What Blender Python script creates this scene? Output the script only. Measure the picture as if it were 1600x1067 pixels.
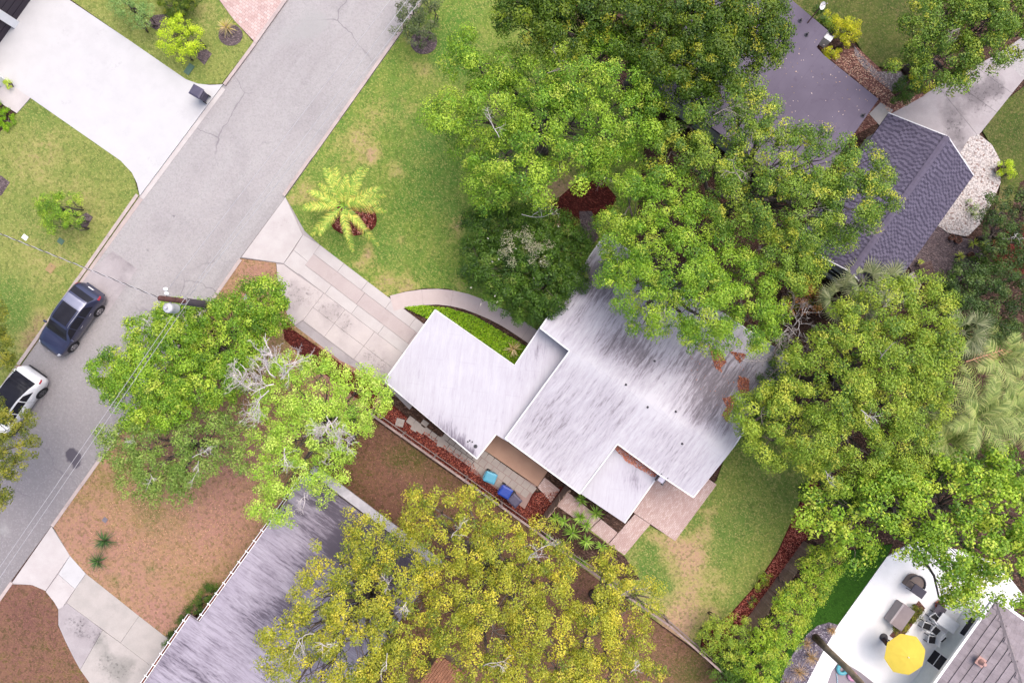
import bpy, bmesh, math, random
import numpy as np
from mathutils import Vector, Matrix

for o in list(bpy.data.objects):
    bpy.data.objects.remove(o, do_unlink=True)
SC = bpy.context.scene
COL = SC.collection
R = math.radians
H = 42.0            # drone height above the ground, metres
FPX = 1067.0        # focal length in photograph pixels (24 mm on 36 mm)

# ------------------------------------------------------------------ camera
cam_d = bpy.data.cameras.new('camera')
cam_d.lens = 24.0
cam_d.sensor_width = 36.0
cam_d.clip_end = 2000
cam = bpy.data.objects.new('camera', cam_d)
cam.location = (0, 0, H)
COL.objects.link(cam)
SC.camera = cam

# ------------------------------------------------------------------ sky and sun (bright overcast)
SUN_EL, SUN_AZ = 68.0, 45.0        # azimuth measured from +X towards +Y
world = bpy.data.worlds.new('World')
SC.world = world
world.use_nodes = True
wn = world.node_tree
bg = wn.nodes['Background']
sky = wn.nodes.new('ShaderNodeTexSky')
sky.sky_type = 'NISHITA'
sky.sun_disc = False
sky.sun_elevation = R(SUN_EL)
sky.sun_rotation = R(90 - SUN_AZ)
sky.air_density = 0.85
sky.dust_density = 5.0
sky.ozone_density = 1.0
wn.links.new(sky.outputs[0], bg.inputs[0])
bg.inputs[1].default_value = 0.15
sun_d = bpy.data.lights.new('sun', 'SUN')
sun_d.energy = 1.1
sun_d.angle = R(60)
sun_d.color = (1.0, 0.97, 0.94)
sun = bpy.data.objects.new('sun', sun_d)
COL.objects.link(sun)
_dir = Vector((math.cos(R(SUN_EL)) * math.cos(R(SUN_AZ)), math.cos(R(SUN_EL)) * math.sin(R(SUN_AZ)), math.sin(R(SUN_EL))))
sun.rotation_euler = _dir.to_track_quat('Z', 'Y').to_euler()
sun.location = (0, 0, 80)
SC.view_settings.view_transform = 'Standard'
SC.view_settings.look = 'None'
SC.view_settings.gamma = 1.0
SC.view_settings.use_curve_mapping = False
SC.view_settings.exposure = 1.06
SC.cycles.max_bounces = 6
SC.cycles.transparent_max_bounces = 4
SC.cycles.use_adaptive_sampling = True

# ------------------------------------------------------------------ helpers
U2 = Vector((0.583, 0.8125))       # along the street (towards the upper right)
V2 = Vector((0.8125, -0.583))      # across the street (towards the lower right)

def W(px, py, z=0.0):
    """photograph pixel -> world point at height z below the drone"""
    k = (H - z) / FPX
    return Vector(((px - 800) * k, -(py - 533.5) * k, z))

def PX(x, y, z=0.0):
    k = FPX / (H - z)
    return (x * k + 800, 533.5 - y * k)

def srgb(r, g, b):
    f = lambda c: (c / 12.92 if c <= 0.04045 else ((c + 0.055) / 1.055) ** 2.4)
    return (f(r / 255), f(g / 255), f(b / 255))

KALB = 1 / 2.0      # picture value -> surface reflectance for the light above
def alb(r, g, b, k=1.0):
    return tuple(min(0.82, c * KALB * k) for c in srgb(r, g, b)) + (1.0,)

def tag(o, label=None, cat=None, group=None, kind=None):
    if label: o['label'] = label
    if cat: o['category'] = cat
    if group: o['group'] = group
    if kind: o['kind'] = kind
    return o

def empty(name, loc=(0, 0, 0), rz=0.0, parent=None):
    o = bpy.data.objects.new(name, None)
    o.empty_display_size = 0.3
    o.location = loc
    o.rotation_euler = (0, 0, rz)
    COL.objects.link(o)
    if parent: o.parent = parent
    return o

def link(name, me, mat=None, parent=None, loc=None, rot=None):
    o = bpy.data.objects.new(name, me)
    COL.objects.link(o)
    if mat is not None and not me.materials:
        me.materials.append(mat)
    if parent is not None: o.parent = parent
    if loc is not None: o.location = loc
    if rot is not None: o.rotation_euler = rot
    return o

def mesh(name, verts, faces, mat=None, parent=None, smooth=False, **kw):
    me = bpy.data.meshes.new(name)
    me.from_pydata([tuple(v) for v in verts], [], faces)
    if smooth:
        me.polygons.foreach_set('use_smooth', [True] * len(me.polygons))
    me.update()
    return link(name, me, mat, parent, **kw)

class MB:
    """collects simple solids, builds ONE mesh"""
    def __init__(s): s.v, s.f = [], []
    def add(s, vs, fs):
        n = len(s.v); s.v += [tuple(v) for v in vs]; s.f += [tuple(i + n for i in f) for f in fs]; return s
    def box(s, c, size, rz=0.0, M=None):
        hx, hy, hz = size[0] / 2, size[1] / 2, size[2] / 2
        vs = [Vector((x * hx, y * hy, z * hz)) for z in (-1, 1) for x, y in ((-1, -1), (1, -1), (1, 1), (-1, 1))]
        if M is None: M = Matrix.Rotation(rz, 3, 'Z')
        return s.add([M @ v + Vector(c) for v in vs], [(3, 2, 1, 0), (4, 5, 6, 7), (0, 1, 5, 4), (1, 2, 6, 5), (2, 3, 7, 6), (3, 0, 4, 7)])
    def bar(s, a, b, w, h, up=Vector((0, 0, 1))):
        a, b = Vector(a), Vector(b); d = (b - a); L = d.length; d.normalize()
        x = d.cross(up)
        if x.length < 1e-4: x = Vector((1, 0, 0))
        x.normalize(); y = x.cross(d).normalized()
        M = Matrix((d, x, y)).transposed()
        return s.box((a + b) / 2, (L, w, h), M=M)
    def tube(s, pts, rad, n=8, cap=True):
        pts = [Vector(p) for p in pts]
        if not isinstance(rad, (list, tuple)): rad = [rad] * len(pts)
        base = len(s.v); prev = None
        for i, p in enumerate(pts):
            d = (pts[min(i + 1, len(pts) - 1)] - pts[max(i - 1, 0)]).normalized()
            x = d.orthogonal().normalized() if prev is None else (prev - d * prev.dot(d)).normalized()
            prev = x; y = d.cross(x)
            for k in range(n):
                a = 2 * math.pi * k / n
                s.v.append(tuple(p + (x * math.cos(a) + y * math.sin(a)) * rad[i]))
        for i in range(len(pts) - 1):
            for k in range(n):
                a, b = base + i * n + k, base + i * n + (k + 1) % n
                s.f.append((a, b, b + n, a + n))
        if cap:
            s.f.append(tuple(base + k for k in range(n))[::-1])
            s.f.append(tuple(base + (len(pts) - 1) * n + k for k in range(n)))
        return s
    def lathe(s, prof, c=(0, 0, 0), n=16, cap=True):
        base = len(s.v); c = Vector(c)
        for r, z in prof:
            for k in range(n):
                a = 2 * math.pi * k / n
                s.v.append(tuple(c + Vector((r * math.cos(a), r * math.sin(a), z))))
        for i in range(len(prof) - 1):
            for k in range(n):
                a, b = base + i * n + k, base + i * n + (k + 1) % n
                s.f.append((a, b, b + n, a + n))
        if cap:
            s.f.append(tuple(base + k for k in range(n))[::-1])
            s.f.append(tuple(base + (len(prof) - 1) * n + k for k in range(n)))
        return s
    def prism(s, pts, z0, z1):
        n = len(pts)
        vs = [(p[0], p[1], z0) for p in pts] + [(p[0], p[1], z1) for p in pts]
        fs = [tuple(range(n))[::-1], tuple(range(n, 2 * n))] + [(i, (i + 1) % n, (i + 1) % n + n, i + n) for i in range(n)]
        return s.add(vs, fs)
    def build(s, name, mat=None, parent=None, smooth=False, bevel=0.0, **kw):
        o = mesh(name, s.v, s.f, mat, parent, smooth, **kw)
        if bevel:
            m = o.modifiers.new('bevel', 'BEVEL'); m.width = bevel; m.segments = 2; m.limit_method = 'ANGLE'
        return o
    def data(s, name, mat=None):
        me = bpy.data.meshes.new(name); me.from_pydata(s.v, [], s.f); me.update()
        if mat: me.materials.append(mat)
        return me

def ccw(pts):
    a = sum(pts[i][0] * pts[(i + 1) % len(pts)][1] - pts[(i + 1) % len(pts)][0] * pts[i][1] for i in range(len(pts)))
    return pts if a > 0 else pts[::-1]

def pw(pts, z):
    return ccw([Vector((W(x, y, z).x, W(x, y, z).y)) for x, y in pts])

def inset(pts, d):
    n = len(pts); out = []
    for i in range(n):
        a, b, c = Vector(pts[i - 1]), Vector(pts[i]), Vector(pts[(i + 1) % n])
        e1, e2 = (b - a).normalized(), (c - b).normalized()
        n1, n2 = Vector((-e1.y, e1.x)), Vector((-e2.y, e2.x))
        m = (n1 + n2); k = max(0.3, 1 + n1.dot(n2))
        out.append(b + m * (d / k))
    return out

def inpoly(x, y, pts):
    c = False; n = len(pts)
    for i in range(n):
        x1, y1 = pts[i][0], pts[i][1]; x2, y2 = pts[i - 1][0], pts[i - 1][1]
        if (y1 > y) != (y2 > y) and x < (x2 - x1) * (y - y1) / (y2 - y1) + x1: c = not c
    return c

def clip(poly, conv):
    """clip polygon to a convex ccw polygon"""
    out = [Vector(p) for p in poly]
    for i in range(len(conv)):
        a, b = Vector(conv[i]), Vector(conv[(i + 1) % len(conv)]); e = b - a
        side = lambda p: e.x * (p.y - a.y) - e.y * (p.x - a.x)
        inp, out = out, []
        for k in range(len(inp)):
            p, q = inp[k - 1], inp[k]; sp, sq = side(p), side(q)
            if sq >= 0:
                if sp < 0: out.append(p + (q - p) * (sp / (sp - sq)))
                out.append(q)
            elif sp >= 0: out.append(p + (q - p) * (sp / (sp - sq)))
        if not out: return []
    return out

def sheet(name, pts, z, mat, parent=None, zf=None, attrs=None, res=0.0, skirt=0.15, kind='structure', world_pts=False):
    """flat (or zf-shaped) polygon sheet with a skirt; attrs: name -> f(px,py)"""
    p2 = ccw([Vector((p[0], p[1])) for p in pts]) if world_pts else pw(pts, z)
    bm = bmesh.new()
    f = bm.faces.new([bm.verts.new((p.x, p.y, z)) for p in p2])
    bm.normal_update()
    if f.normal.z < 0: f.normal_flip()
    if res:
        bmesh.ops.triangulate(bm, faces=bm.faces[:])
        xs = [p.x for p in p2]; ys = [p.y for p in p2]
        for ax, lo, hi in ((0, min(xs), max(xs)), (1, min(ys), max(ys))):
            k = math.floor(lo / res) + 1
            while k * res < hi:
                no = (1, 0, 0) if ax == 0 else (0, 1, 0)
                co = (k * res, 0, 0) if ax == 0 else (0, k * res, 0)
                bmesh.ops.bisect_plane(bm, geom=bm.verts[:] + bm.edges[:] + bm.faces[:], plane_co=co, plane_no=no, dist=1e-4)
                k += 1
    if zf:
        for v in bm.verts: v.co.z = zf(v.co.x, v.co.y)
    if skirt:
        be = [e for e in bm.edges if len(e.link_faces) == 1]
        r = bmesh.ops.extrude_edge_only(bm, edges=be)
        for v in [g for g in r['geom'] if isinstance(g, bmesh.types.BMVert)]:
            v.co.z -= skirt
    me = bpy.data.meshes.new(name)
    bm.to_mesh(me); bm.free()
    if attrs:
        for an, fn in attrs.items():
            at = me.attributes.new(an, 'FLOAT', 'POINT')
            at.data.foreach_set('value', [fn(*PX(v.co.x, v.co.y, v.co.z)) for v in me.vertices])
    o = link(name, me, mat, parent)
    if kind and parent is None: o['kind'] = kind
    return o

def blobs(lst, base=0.0):
    """smooth field from (px,py,radius,amount) blobs; radius may be (rx,ry,angle)"""
    def f(px, py):
        v = base
        for x, y, r, a in lst:
            d2 = ((px - x) ** 2 + (py - y) ** 2) / (r * r)
            if d2 < 4: v += a * math.exp(-d2 * 1.3)
        return v
    return f

# ------------------------------------------------------------------ materials
class Mat:
    def __init__(s, name, rough=0.85, spec=0.3):
        s.m = bpy.data.materials.new(name); s.m.use_nodes = True
        s.t = s.m.node_tree; s.b = s.t.nodes['Principled BSDF']
        s.b.inputs['Roughness'].default_value = rough
        s.b.inputs['Specular IOR Level'].default_value = spec
        s._c = None
    def node(s, ty, ins=None, **props):
        n = s.t.nodes.new(ty)
        for k, v in props.items(): setattr(n, k, v)
        for k, v in (ins or {}).items():
            if hasattr(v, 'is_output'): s.t.links.new(v, n.inputs[k])
            else: n.inputs[k].default_value = v
        return n
    def co(s, rot=0.0, scale=(1, 1, 1), warp=0.0, wscale=0.5):
        g = s.node('ShaderNodeNewGeometry').outputs['Position']
        if warp:
            n = s.node('ShaderNodeTexNoise', {'Vector': g, 'Scale': wscale, 'Detail': 3.0})
            sub = s.node('ShaderNodeVectorMath', {0: n.outputs['Color'], 1: (0.5, 0.5, 0.5)}, operation='SUBTRACT')
            sc = s.node('ShaderNodeVectorMath', {0: sub.outputs[0], 3: warp}, operation='SCALE')
            g = s.node('ShaderNodeVectorMath', {0: g, 1: sc.outputs[0]}, operation='ADD').outputs[0]
        if rot or scale != (1, 1, 1):
            m = s.node('ShaderNodeMapping', {'Vector': g, 'Rotation': (0, 0, rot)})
            g = s.node('ShaderNodeVectorMath', {0: m.outputs[0], 1: scale}, operation='MULTIPLY').outputs[0]
        return g
    def noise(s, scale, detail=4.0, rough=0.55, co=None, dist=0.0):
        co = co if co is not None else s.co()
        return s.node('ShaderNodeTexNoise', {'Vector': co, 'Scale': scale, 'Detail': detail, 'Roughness': rough, 'Distortion': dist}).outputs['Fac']
    def vor(s, scale, feature='F1', co=None, out='Distance', rand=1.0):
        co = co if co is not None else s.co()
        return s.node('ShaderNodeTexVoronoi', {'Vector': co, 'Scale': scale, 'Randomness': rand}, feature=feature).outputs[out]
    def rng(s, v, a, b, c=0.0, d=1.0, smooth=True):
        n = s.node('ShaderNodeMapRange', {0: v, 1: a, 2: b, 3: c, 4: d}, clamp=True)
        if smooth: n.interpolation_type = 'SMOOTHSTEP'
        return n.outputs[0]
    def math(s, op, a, b=0.0):
        return s.node('ShaderNodeMath', {0: a, 1: b}, operation=op).outputs[0]
    def mix(s, f, a, b, mode='MIX'):
        n = s.node('ShaderNodeMix', data_type='RGBA', blend_type=mode)
        for i, v in ((0, f), (6, a), (7, b)):
            if hasattr(v, 'is_output'): s.t.links.new(v, n.inputs[i])
            else: n.inputs[i].default_value = v
        return n.outputs[2]
    def attr(s, name, out='Fac'):
        return s.node('ShaderNodeAttribute', attribute_name=name).outputs[out]
    def bump(s, h, strength=0.3, dist=0.02):
        n = s.node('ShaderNodeBump', {'Height': h, 'Strength': strength, 'Distance': dist})
        s.t.links.new(n.outputs[0], s.b.inputs['Normal']); return s
    def col(s, c):
        if hasattr(c, 'is_output'): s.t.links.new(c, s.b.inputs['Base Color'])
        else: s.b.inputs['Base Color'].default_value = c
        return s
    def rough(s, v):
        if hasattr(v, 'is_output'): s.t.links.new(v, s.b.inputs['Roughness'])
        else: s.b.inputs['Roughness'].default_value = v
        return s

def plain(name, c, rough=0.6, spec=0.4, metal=0.0, var=0.08, coat=0.0):
    m = Mat(name, rough, spec)
    n = m.noise(3.0, 4.0)
    d = tuple(x * (1 - 2 * var) for x in c[:3]) + (1,)
    m.col(m.mix(m.rng(n, 0.3, 0.7), c, d))
    m.b.inputs['Metallic'].default_value = metal
    m.b.inputs['Coat Weight'].default_value = coat
    m.b.inputs['Coat Roughness'].default_value = 0.05
    return m.m

A_ROAD = math.atan2(U2.y, U2.x)

def m_asphalt():
    m = Mat('asphalt', 0.95, 0.2)
    big = m.noise(0.16, 5.0, 0.6)
    st = m.noise(1.0, 4.0, 0.6, m.co(-A_ROAD, (0.06, 0.9, 1)))
    v = m.node('ShaderNodeTexVoronoi', {'Vector': m.co(), 'Scale': 13.0})
    sp = m.node('ShaderNodeSeparateColor', {0: v.outputs['Color']})
    fine = sp.outputs[0]
    c = m.mix(m.rng(big, 0.35, 0.65), alb(190, 184, 184), alb(203, 197, 196))
    c = m.mix(m.rng(st, 0.42, 0.62, 0, 0.5), c, alb(208, 204, 202))
    c = m.mix(m.rng(m.noise(0.5, 5, 0.65), 0.5, 0.72, 0, 0.4), c, alb(178, 172, 173))
    c = m.mix(m.attr('lower_left_tone'), c, alb(164, 158, 160))  # asphalt tone gets darker towards the lower left
    c = m.mix(m.rng(fine, 0.4, 1.0, 0.0, 0.3, False), c, alb(156, 149, 152))
    c = m.mix(m.rng(sp.outputs[1], 0.6, 1.0, 0, 0.3, False), c, alb(214, 206, 210))
    cr = m.vor(0.22, 'DISTANCE_TO_EDGE', m.co(warp=1.1, wscale=0.6))
    msk = m.rng(m.noise(0.12, 2.0), 0.5, 0.62)
    c = m.mix(m.math('MULTIPLY', m.rng(cr, 0.002, 0.009, 0.6, 0.0), msk), c, alb(140, 132, 140))
    c = m.mix(m.rng(m.attr('oil'), 0.3, 0.7), c, alb(112, 106, 116))
    c = m.mix(m.rng(m.math('ADD', m.attr('pale'), m.math('MULTIPLY', m.noise(1.2, 4), 0.6)), 0.55, 0.9, 0, 0.7), c, alb(196, 194, 192))
    m.col(c); m.bump(fine, 0.5, 0.02); return m.m

def m_concrete(name, c0, c1, grime, amt=0.5, gscale=0.45):
    m = Mat(name, 0.9, 0.25)
    n = m.noise(1.1, 5.0, 0.6); f = m.noise(20.0, 3.0, 0.7)
    c = m.mix(m.rng(n, 0.3, 0.7), c0, c1)
    g = m.noise(gscale, 6.0, 0.68, m.co(warp=0.5))
    g = m.math('ADD', g, m.math('MULTIPLY', m.attr('grime'), 0.5))
    c = m.mix(m.rng(g, 0.5, 0.8, 0, amt), c, grime)
    g2 = m.math('MULTIPLY', m.rng(m.noise(6.0, 5, 0.75), 0.5, 0.68), m.rng(m.math('ADD', m.noise(0.6, 3), m.attr('grime')), 0.55, 0.9))
    c = m.mix(m.math('MULTIPLY', g2, min(0.9, amt * 1.5)), c, tuple(x * 0.55 for x in grime[:3]) + (1,))
    c = m.mix(m.rng(f, 0.35, 0.75, 0, 0.16), c, grime)
    m.col(c); m.bump(f, 0.15, 0.01); return m.m

def m_lawn(name, g1, g2, straw, soil, thr=0.62):
    m = Mat(name, 0.95, 0.15)
    cellv = m.node('ShaderNodeTexVoronoi', {'Vector': m.co(warp=0.12, wscale=6.0), 'Scale': 7.5})
    cell2 = m.node('ShaderNodeTexVoronoi', {'Vector': m.co(0.7, (1, 1.6, 1)), 'Scale': 13.0})
    sp1 = m.node('ShaderNodeSeparateColor', {0: cellv.outputs['Color']}); sp2 = m.node('ShaderNodeSeparateColor', {0: cell2.outputs['Color']})
    fine = m.math('ADD', m.math('MULTIPLY', sp1.outputs[0], 0.5), m.math('MULTIPLY', sp2.outputs[0], 0.5))
    mid = m.noise(1.3, 5.0, 0.72, m.co(warp=0.6, wscale=0.8))
    big = m.noise(0.3, 4.0, 0.6)
    c = m.mix(m.rng(big, 0.3, 0.7), g1, g2)
    c = m.mix(m.rng(mid, 0.42, 0.7, 0, 0.4), c, tuple(x * y for x, y in zip(straw[:3], (0.85, 0.95, 0.7))) + (1,))
    dry = m.math('ADD', m.attr('dry'), m.math('MULTIPLY', m.math('SUBTRACT', mid, 0.5), 1.5))
    dry = m.math('ADD', dry, m.math('MULTIPLY', m.math('SUBTRACT', fine, 0.5), 0.75))
    c = m.mix(m.rng(dry, 0.18, 0.75), c, straw)
    c = m.mix(m.rng(dry, 0.65, 1.25), c, soil)
    lush = m.math('ADD', m.attr('lush'), m.math('MULTIPLY', m.math('SUBTRACT', fine, 0.5), 0.8))
    c = m.mix(m.rng(lush, 0.2, 0.9, 0, 0.85), c, tuple(x * y for x, y in zip(g2[:3], (0.62, 0.85, 0.7))) + (1,))
    hf = sp2.outputs[1]
    c = m.mix(m.rng(sp1.outputs[1], 0.55, 1.0, 0.0, 0.55, False), c, tuple(x * 0.5 for x in g2[:3]) + (1,))
    c = m.mix(m.rng(hf, 0.65, 1.0, 0.0, 0.6, False), c, tuple(x * 1.3 for x in straw[:3]) + (1,))
    m.col(c)
    m.bump(m.math('ADD', fine, m.math('MULTIPLY', hf, 0.6)), 1.0, 0.06); return m.m

def m_mulch(name, cols, scale=9.0):
    m = Mat(name, 0.95, 0.15)
    v = m.node('ShaderNodeTexVoronoi', {'Vector': m.co(0.4, (1, 1.9, 1), warp=0.15, wscale=4.0), 'Scale': scale})
    h = m.node('ShaderNodeSeparateColor', {0: v.outputs['Color']}).outputs[0]
    c = m.mix(m.rng(h, 0.1, 0.6, smooth=False), cols[0], cols[1])
    c = m.mix(m.rng(h, 0.7, 0.95), c, cols[2])
    c = m.mix(m.rng(v.outputs['Distance'], 0.35, 0.7, 0, 0.6), c, tuple(x * 0.35 for x in cols[0][:3]) + (1,))
    c = m.mix(m.rng(m.noise(0.9, 4), 0.4, 0.7, 0, 0.5), c, cols[3] if len(cols) > 3 else cols[1])
    m.col(c); m.bump(m.math('ADD', h, m.math('MULTIPLY', v.outputs['Distance'], -1.0)), 1.0, 0.05); return m.m

def m_membrane(name, c0, c1, dirt, dark, ang, amt=0.6, gain=1.0):
    """roof coating with dirt washed down the slope"""
    m = Mat(name, 0.7, 0.3)
    co = m.co(-ang, (0.22, 2.6, 1), warp=0.5, wscale=0.35)
    st = m.noise(1.6, 6.0, 0.72, co)
    st2 = m.noise(5.0, 4.0, 0.7, m.co(-ang, (0.35, 2.2, 1), warp=0.2, wscale=1.0))
    big = m.noise(0.28, 3.0, 0.5)
    a = m.attr('dirt')
    c = m.mix(m.rng(m.noise(0.7, 4), 0.3, 0.7), c0, c1)
    f = m.math('ADD', m.math('MULTIPLY', m.math('SUBTRACT', st, 0.5), 1.5 * gain), a)
    f = m.math('ADD', f, m.math('MULTIPLY', m.math('SUBTRACT', st2, 0.5), 1.3 * gain))
    f = m.math('ADD', f, m.math('MULTIPLY', m.math('SUBTRACT', big, 0.5), 0.5 * gain * gain))
    c = m.mix(m.rng(f, -0.25, 0.75, 0, amt, False), c, dirt)
    c = m.mix(m.rng(f, 0.35, 1.15, 0, 0.9), c, dark)
    c = m.mix(m.rng(m.noise(14.0, 3, 0.8), 0.5, 0.8, 0, 0.15), c, dirt)
    seam = m.node('ShaderNodeTexBrick', {'Vector': m.co(-ang), 'Scale': 1.0, 'Mortar Size': 0.012, 'Brick Width': 3.1, 'Row Height': 0.95,
                                         'Color1': (0, 0, 0, 1), 'Color2': (0, 0, 0, 1), 'Mortar': (1, 1, 1, 1)}).outputs['Color']
    c = m.mix(m.math('MULTIPLY', seam, 0.12), c, dark)
    m.col(c); m.bump(m.math('SUBTRACT', st2, m.math('MULTIPLY', seam, 0.3)), 0.15, 0.02); return m.m

def m_wood(name, c0, c1, ang=None):
    m = Mat(name, 0.85, 0.2)
    n = m.noise(2.0, 5.0, 0.7)
    r = m.node('ShaderNodeObjectInfo').outputs['Random']
    g = m.noise(30, 3, 0.7)
    c = m.mix(r, c0, c1)
    c = m.mix(m.rng(n, 0.35, 0.7, 0, 0.6), c, tuple(x * 0.6 for x in c0[:3]) + (1,))
    c = m.mix(m.rng(g, 0.4, 0.7, 0, 0.3), c, tuple(x * 0.5 for x in c0[:3]) + (1,))
    m.col(c); m.bump(g, 0.3, 0.01); return m.m

def m_leaf():
    m = Mat('leaf', 0.5, 0.35)
    c = m.attr('leafcol', 'Color')
    m.col(c)
    tr = m.node('ShaderNodeBsdfTranslucent', {'Color': m.mix(0.6, c, (1.0, 1.0, 0.25, 1), 'MULTIPLY')})
    mx = m.node('ShaderNodeMixShader', {0: 0.28, 1: m.b.outputs[0], 2: tr.outputs[0]})
    m.t.links.new(mx.outputs[0], m.t.nodes['Material Output'].inputs['Surface'])
    return m.m

def m_glass_dark(name='dark_glass', c=(0.012, 0.012, 0.016, 1)):
    m = Mat(name, 0.08, 0.12)
    m.col(m.mix(m.noise(1.5, 3), c, tuple(x * 2.2 for x in c[:3]) + (1,)))
    return m.m

def m_gravel(name, c0, c1, c2, scale=14):
    m = Mat(name, 0.9, 0.2)
    v = m.node('ShaderNodeTexVoronoi', {'Vector': m.co(), 'Scale': scale})
    h = m.node('ShaderNodeSeparateColor', {0: v.outputs['Color']}).outputs[1]
    c = m.mix(m.rng(h, 0.1, 0.7, smooth=False), c0, c1)
    c = m.mix(m.rng(h, 0.86, 0.95), c, c2)
    c = m.mix(m.rng(v.outputs['Distance'], 0.4, 0.75, 0, 0.5), c, tuple(x * 0.3 for x in c0[:3]) + (1,))
    c = m.mix(m.rng(m.noise(0.8, 4), 0.45, 0.7, 0, 0.45), c, tuple(x * 0.75 for x in c1[:3]) + (1,))
    m.col(c); m.bump(m.math('MULTIPLY', v.outputs['Distance'], -1.0), 0.9, 0.05); return m.m

MT = {}
MT['asphalt'] = m_asphalt()
MT['white_concrete'] = m_concrete('white_concrete', alb(230, 228, 229), alb(237, 235, 236), alb(205, 200, 204), 0.5)
MT['concrete'] = m_concrete('concrete', alb(238, 226, 223), alb(229, 217, 215), alb(190, 178, 178), 0.6)
MT['concrete_pale'] = m_concrete('concrete_pale', alb(236, 228, 226), alb(226, 216, 214), alb(188, 178, 178), 0.4)
MT['concrete_pink'] = m_concrete('concrete_pink', alb(218, 202, 200), alb(225, 210, 207), alb(165, 146, 148), 0.5)
MT['concrete_green'] = m_concrete('concrete_green', alb(208, 200, 194), alb(222, 212, 206), alb(150, 148, 142), 0.6)
MT['concrete_grey'] = m_concrete('concrete_grey', alb(196, 186, 188), alb(210, 201, 202), alb(128, 120, 124), 0.8, 0.35)
MT['path'] = m_concrete('path_concrete', alb(240, 222, 217), alb(231, 212, 208), alb(198, 180, 177), 0.4)
MT['deck'] = m_concrete('white_deck', (.72, .71, .71, 1), (.78, .77, .77, 1), (.6, .57, .57, 1), 0.4)
MT['kerb'] = m_concrete('kerb_concrete', alb(232, 214, 208), alb(214, 196, 192), alb(150, 132, 132), 0.6, 1.2)
MT['lawn_a'] = m_lawn('lawn_across', alb(166, 176, 94), alb(140, 164, 80), alb(194, 188, 116), alb(194, 158, 126))
MT['lawn_b'] = m_lawn('lawn_front', alb(150, 176, 76), alb(122, 164, 72), alb(202, 194, 116), alb(222, 184, 148))
MT['lawn_c'] = m_lawn('lawn_back', alb(152, 172, 82), alb(130, 162, 76), alb(206, 192, 124), alb(226, 184, 152))
MT['lawn_d'] = m_lawn('lawn_side', alb(108, 124, 56), alb(94, 112, 54), alb(150, 136, 92), alb(150, 122, 104))
MT['soil'] = m_lawn('dry_yard', alb(176, 154, 96), alb(160, 152, 84), alb(208, 164, 130), alb(208, 156, 140))
MT['soil_dark'] = m_lawn('leafy_yard', alb(136, 120, 64), alb(122, 118, 56), alb(162, 120, 98), alb(148, 104, 94))
MT['ground'] = m_mulch('ground_soil', [alb(96, 72, 62), alb(122, 92, 80), alb(146, 116, 104), alb(84, 66, 58)], 7.0)
MT['mulch'] = m_mulch('red_mulch', [alb(104, 46, 40), alb(136, 62, 52), alb(168, 92, 78), alb(90, 44, 42)], 8.5)
MT['mulch_pink'] = m_mulch('pink_mulch', [alb(150, 100, 92), alb(184, 134, 118), alb(214, 168, 148), alb(140, 98, 94)], 8.0)
MT['mulch_grey'] = m_mulch('grey_mulch', [alb(130, 114, 118), alb(150, 132, 134), alb(168, 148, 148), alb(120, 100, 104)], 8.0)
MT['membrane'] = m_membrane('white_roof_coating', alb(236, 232, 239), alb(228, 224, 233), alb(188, 179, 191), alb(122, 113, 121), A_ROAD, 0.85, 1.35)
MT['membrane_purple'] = m_membrane('grey_roof_coating', alb(206, 197, 210), alb(194, 184, 199), alb(146, 135, 150), alb(98, 89, 103), A_ROAD + math.pi / 2 * 1.0, 0.9, 1.9)
MT['white'] = plain('white_paint', (.74, .74, .75, 1), 0.5, 0.4, var=0.03)
MT['cream_wall'] = plain('cream_wall', alb(226, 222, 214), 0.8, 0.2, var=0.04)
MT['fascia'] = plain('fascia_white', (.62, .61, .63, 1), 0.6, 0.3, var=0.05)
MT['leaf'] = m_leaf()
MT['bark'] = plain('bark', (0.16, 0.13, 0.115, 1), 0.95, 0.15, var=0.25)
MT['bark_pale'] = plain('bark_pale', (0.62, 0.56, 0.55, 1), 0.95, 0.15, var=0.2)
MT['bark_mid'] = plain('bark_mid', (0.30, 0.25, 0.24, 1), 0.95, 0.15, var=0.2)
MT['glass'] = m_glass_dark()
MT['black'] = plain('black_rubber', (0.018, 0.017, 0.02, 1), 0.8, 0.3)
MT['metal'] = plain('steel', (0.42, 0.41, 0.44, 1), 0.35, 0.5, metal=0.8)
MT['dark_metal'] = plain('dark_metal', (0.05, 0.046, 0.055, 1), 0.5, 0.5)
MT['fence'] = m_wood('fence_wood', alb(184, 160, 154), alb(214, 190, 182))
MT['fence_brown'] = m_wood('fence_wood_brown', alb(186, 156, 136), alb(222, 190, 170))
# ================================================================== THE SETTING
ZL = 0.10      # yards stand a kerb's height above the street
mesh('ground', [(-400, -400, 0), (400, -400, 0), (400, 400, 0), (-400, 400, 0)], [(0, 1, 2, 3)], MT['ground'])['kind'] = 'structure'

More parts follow.
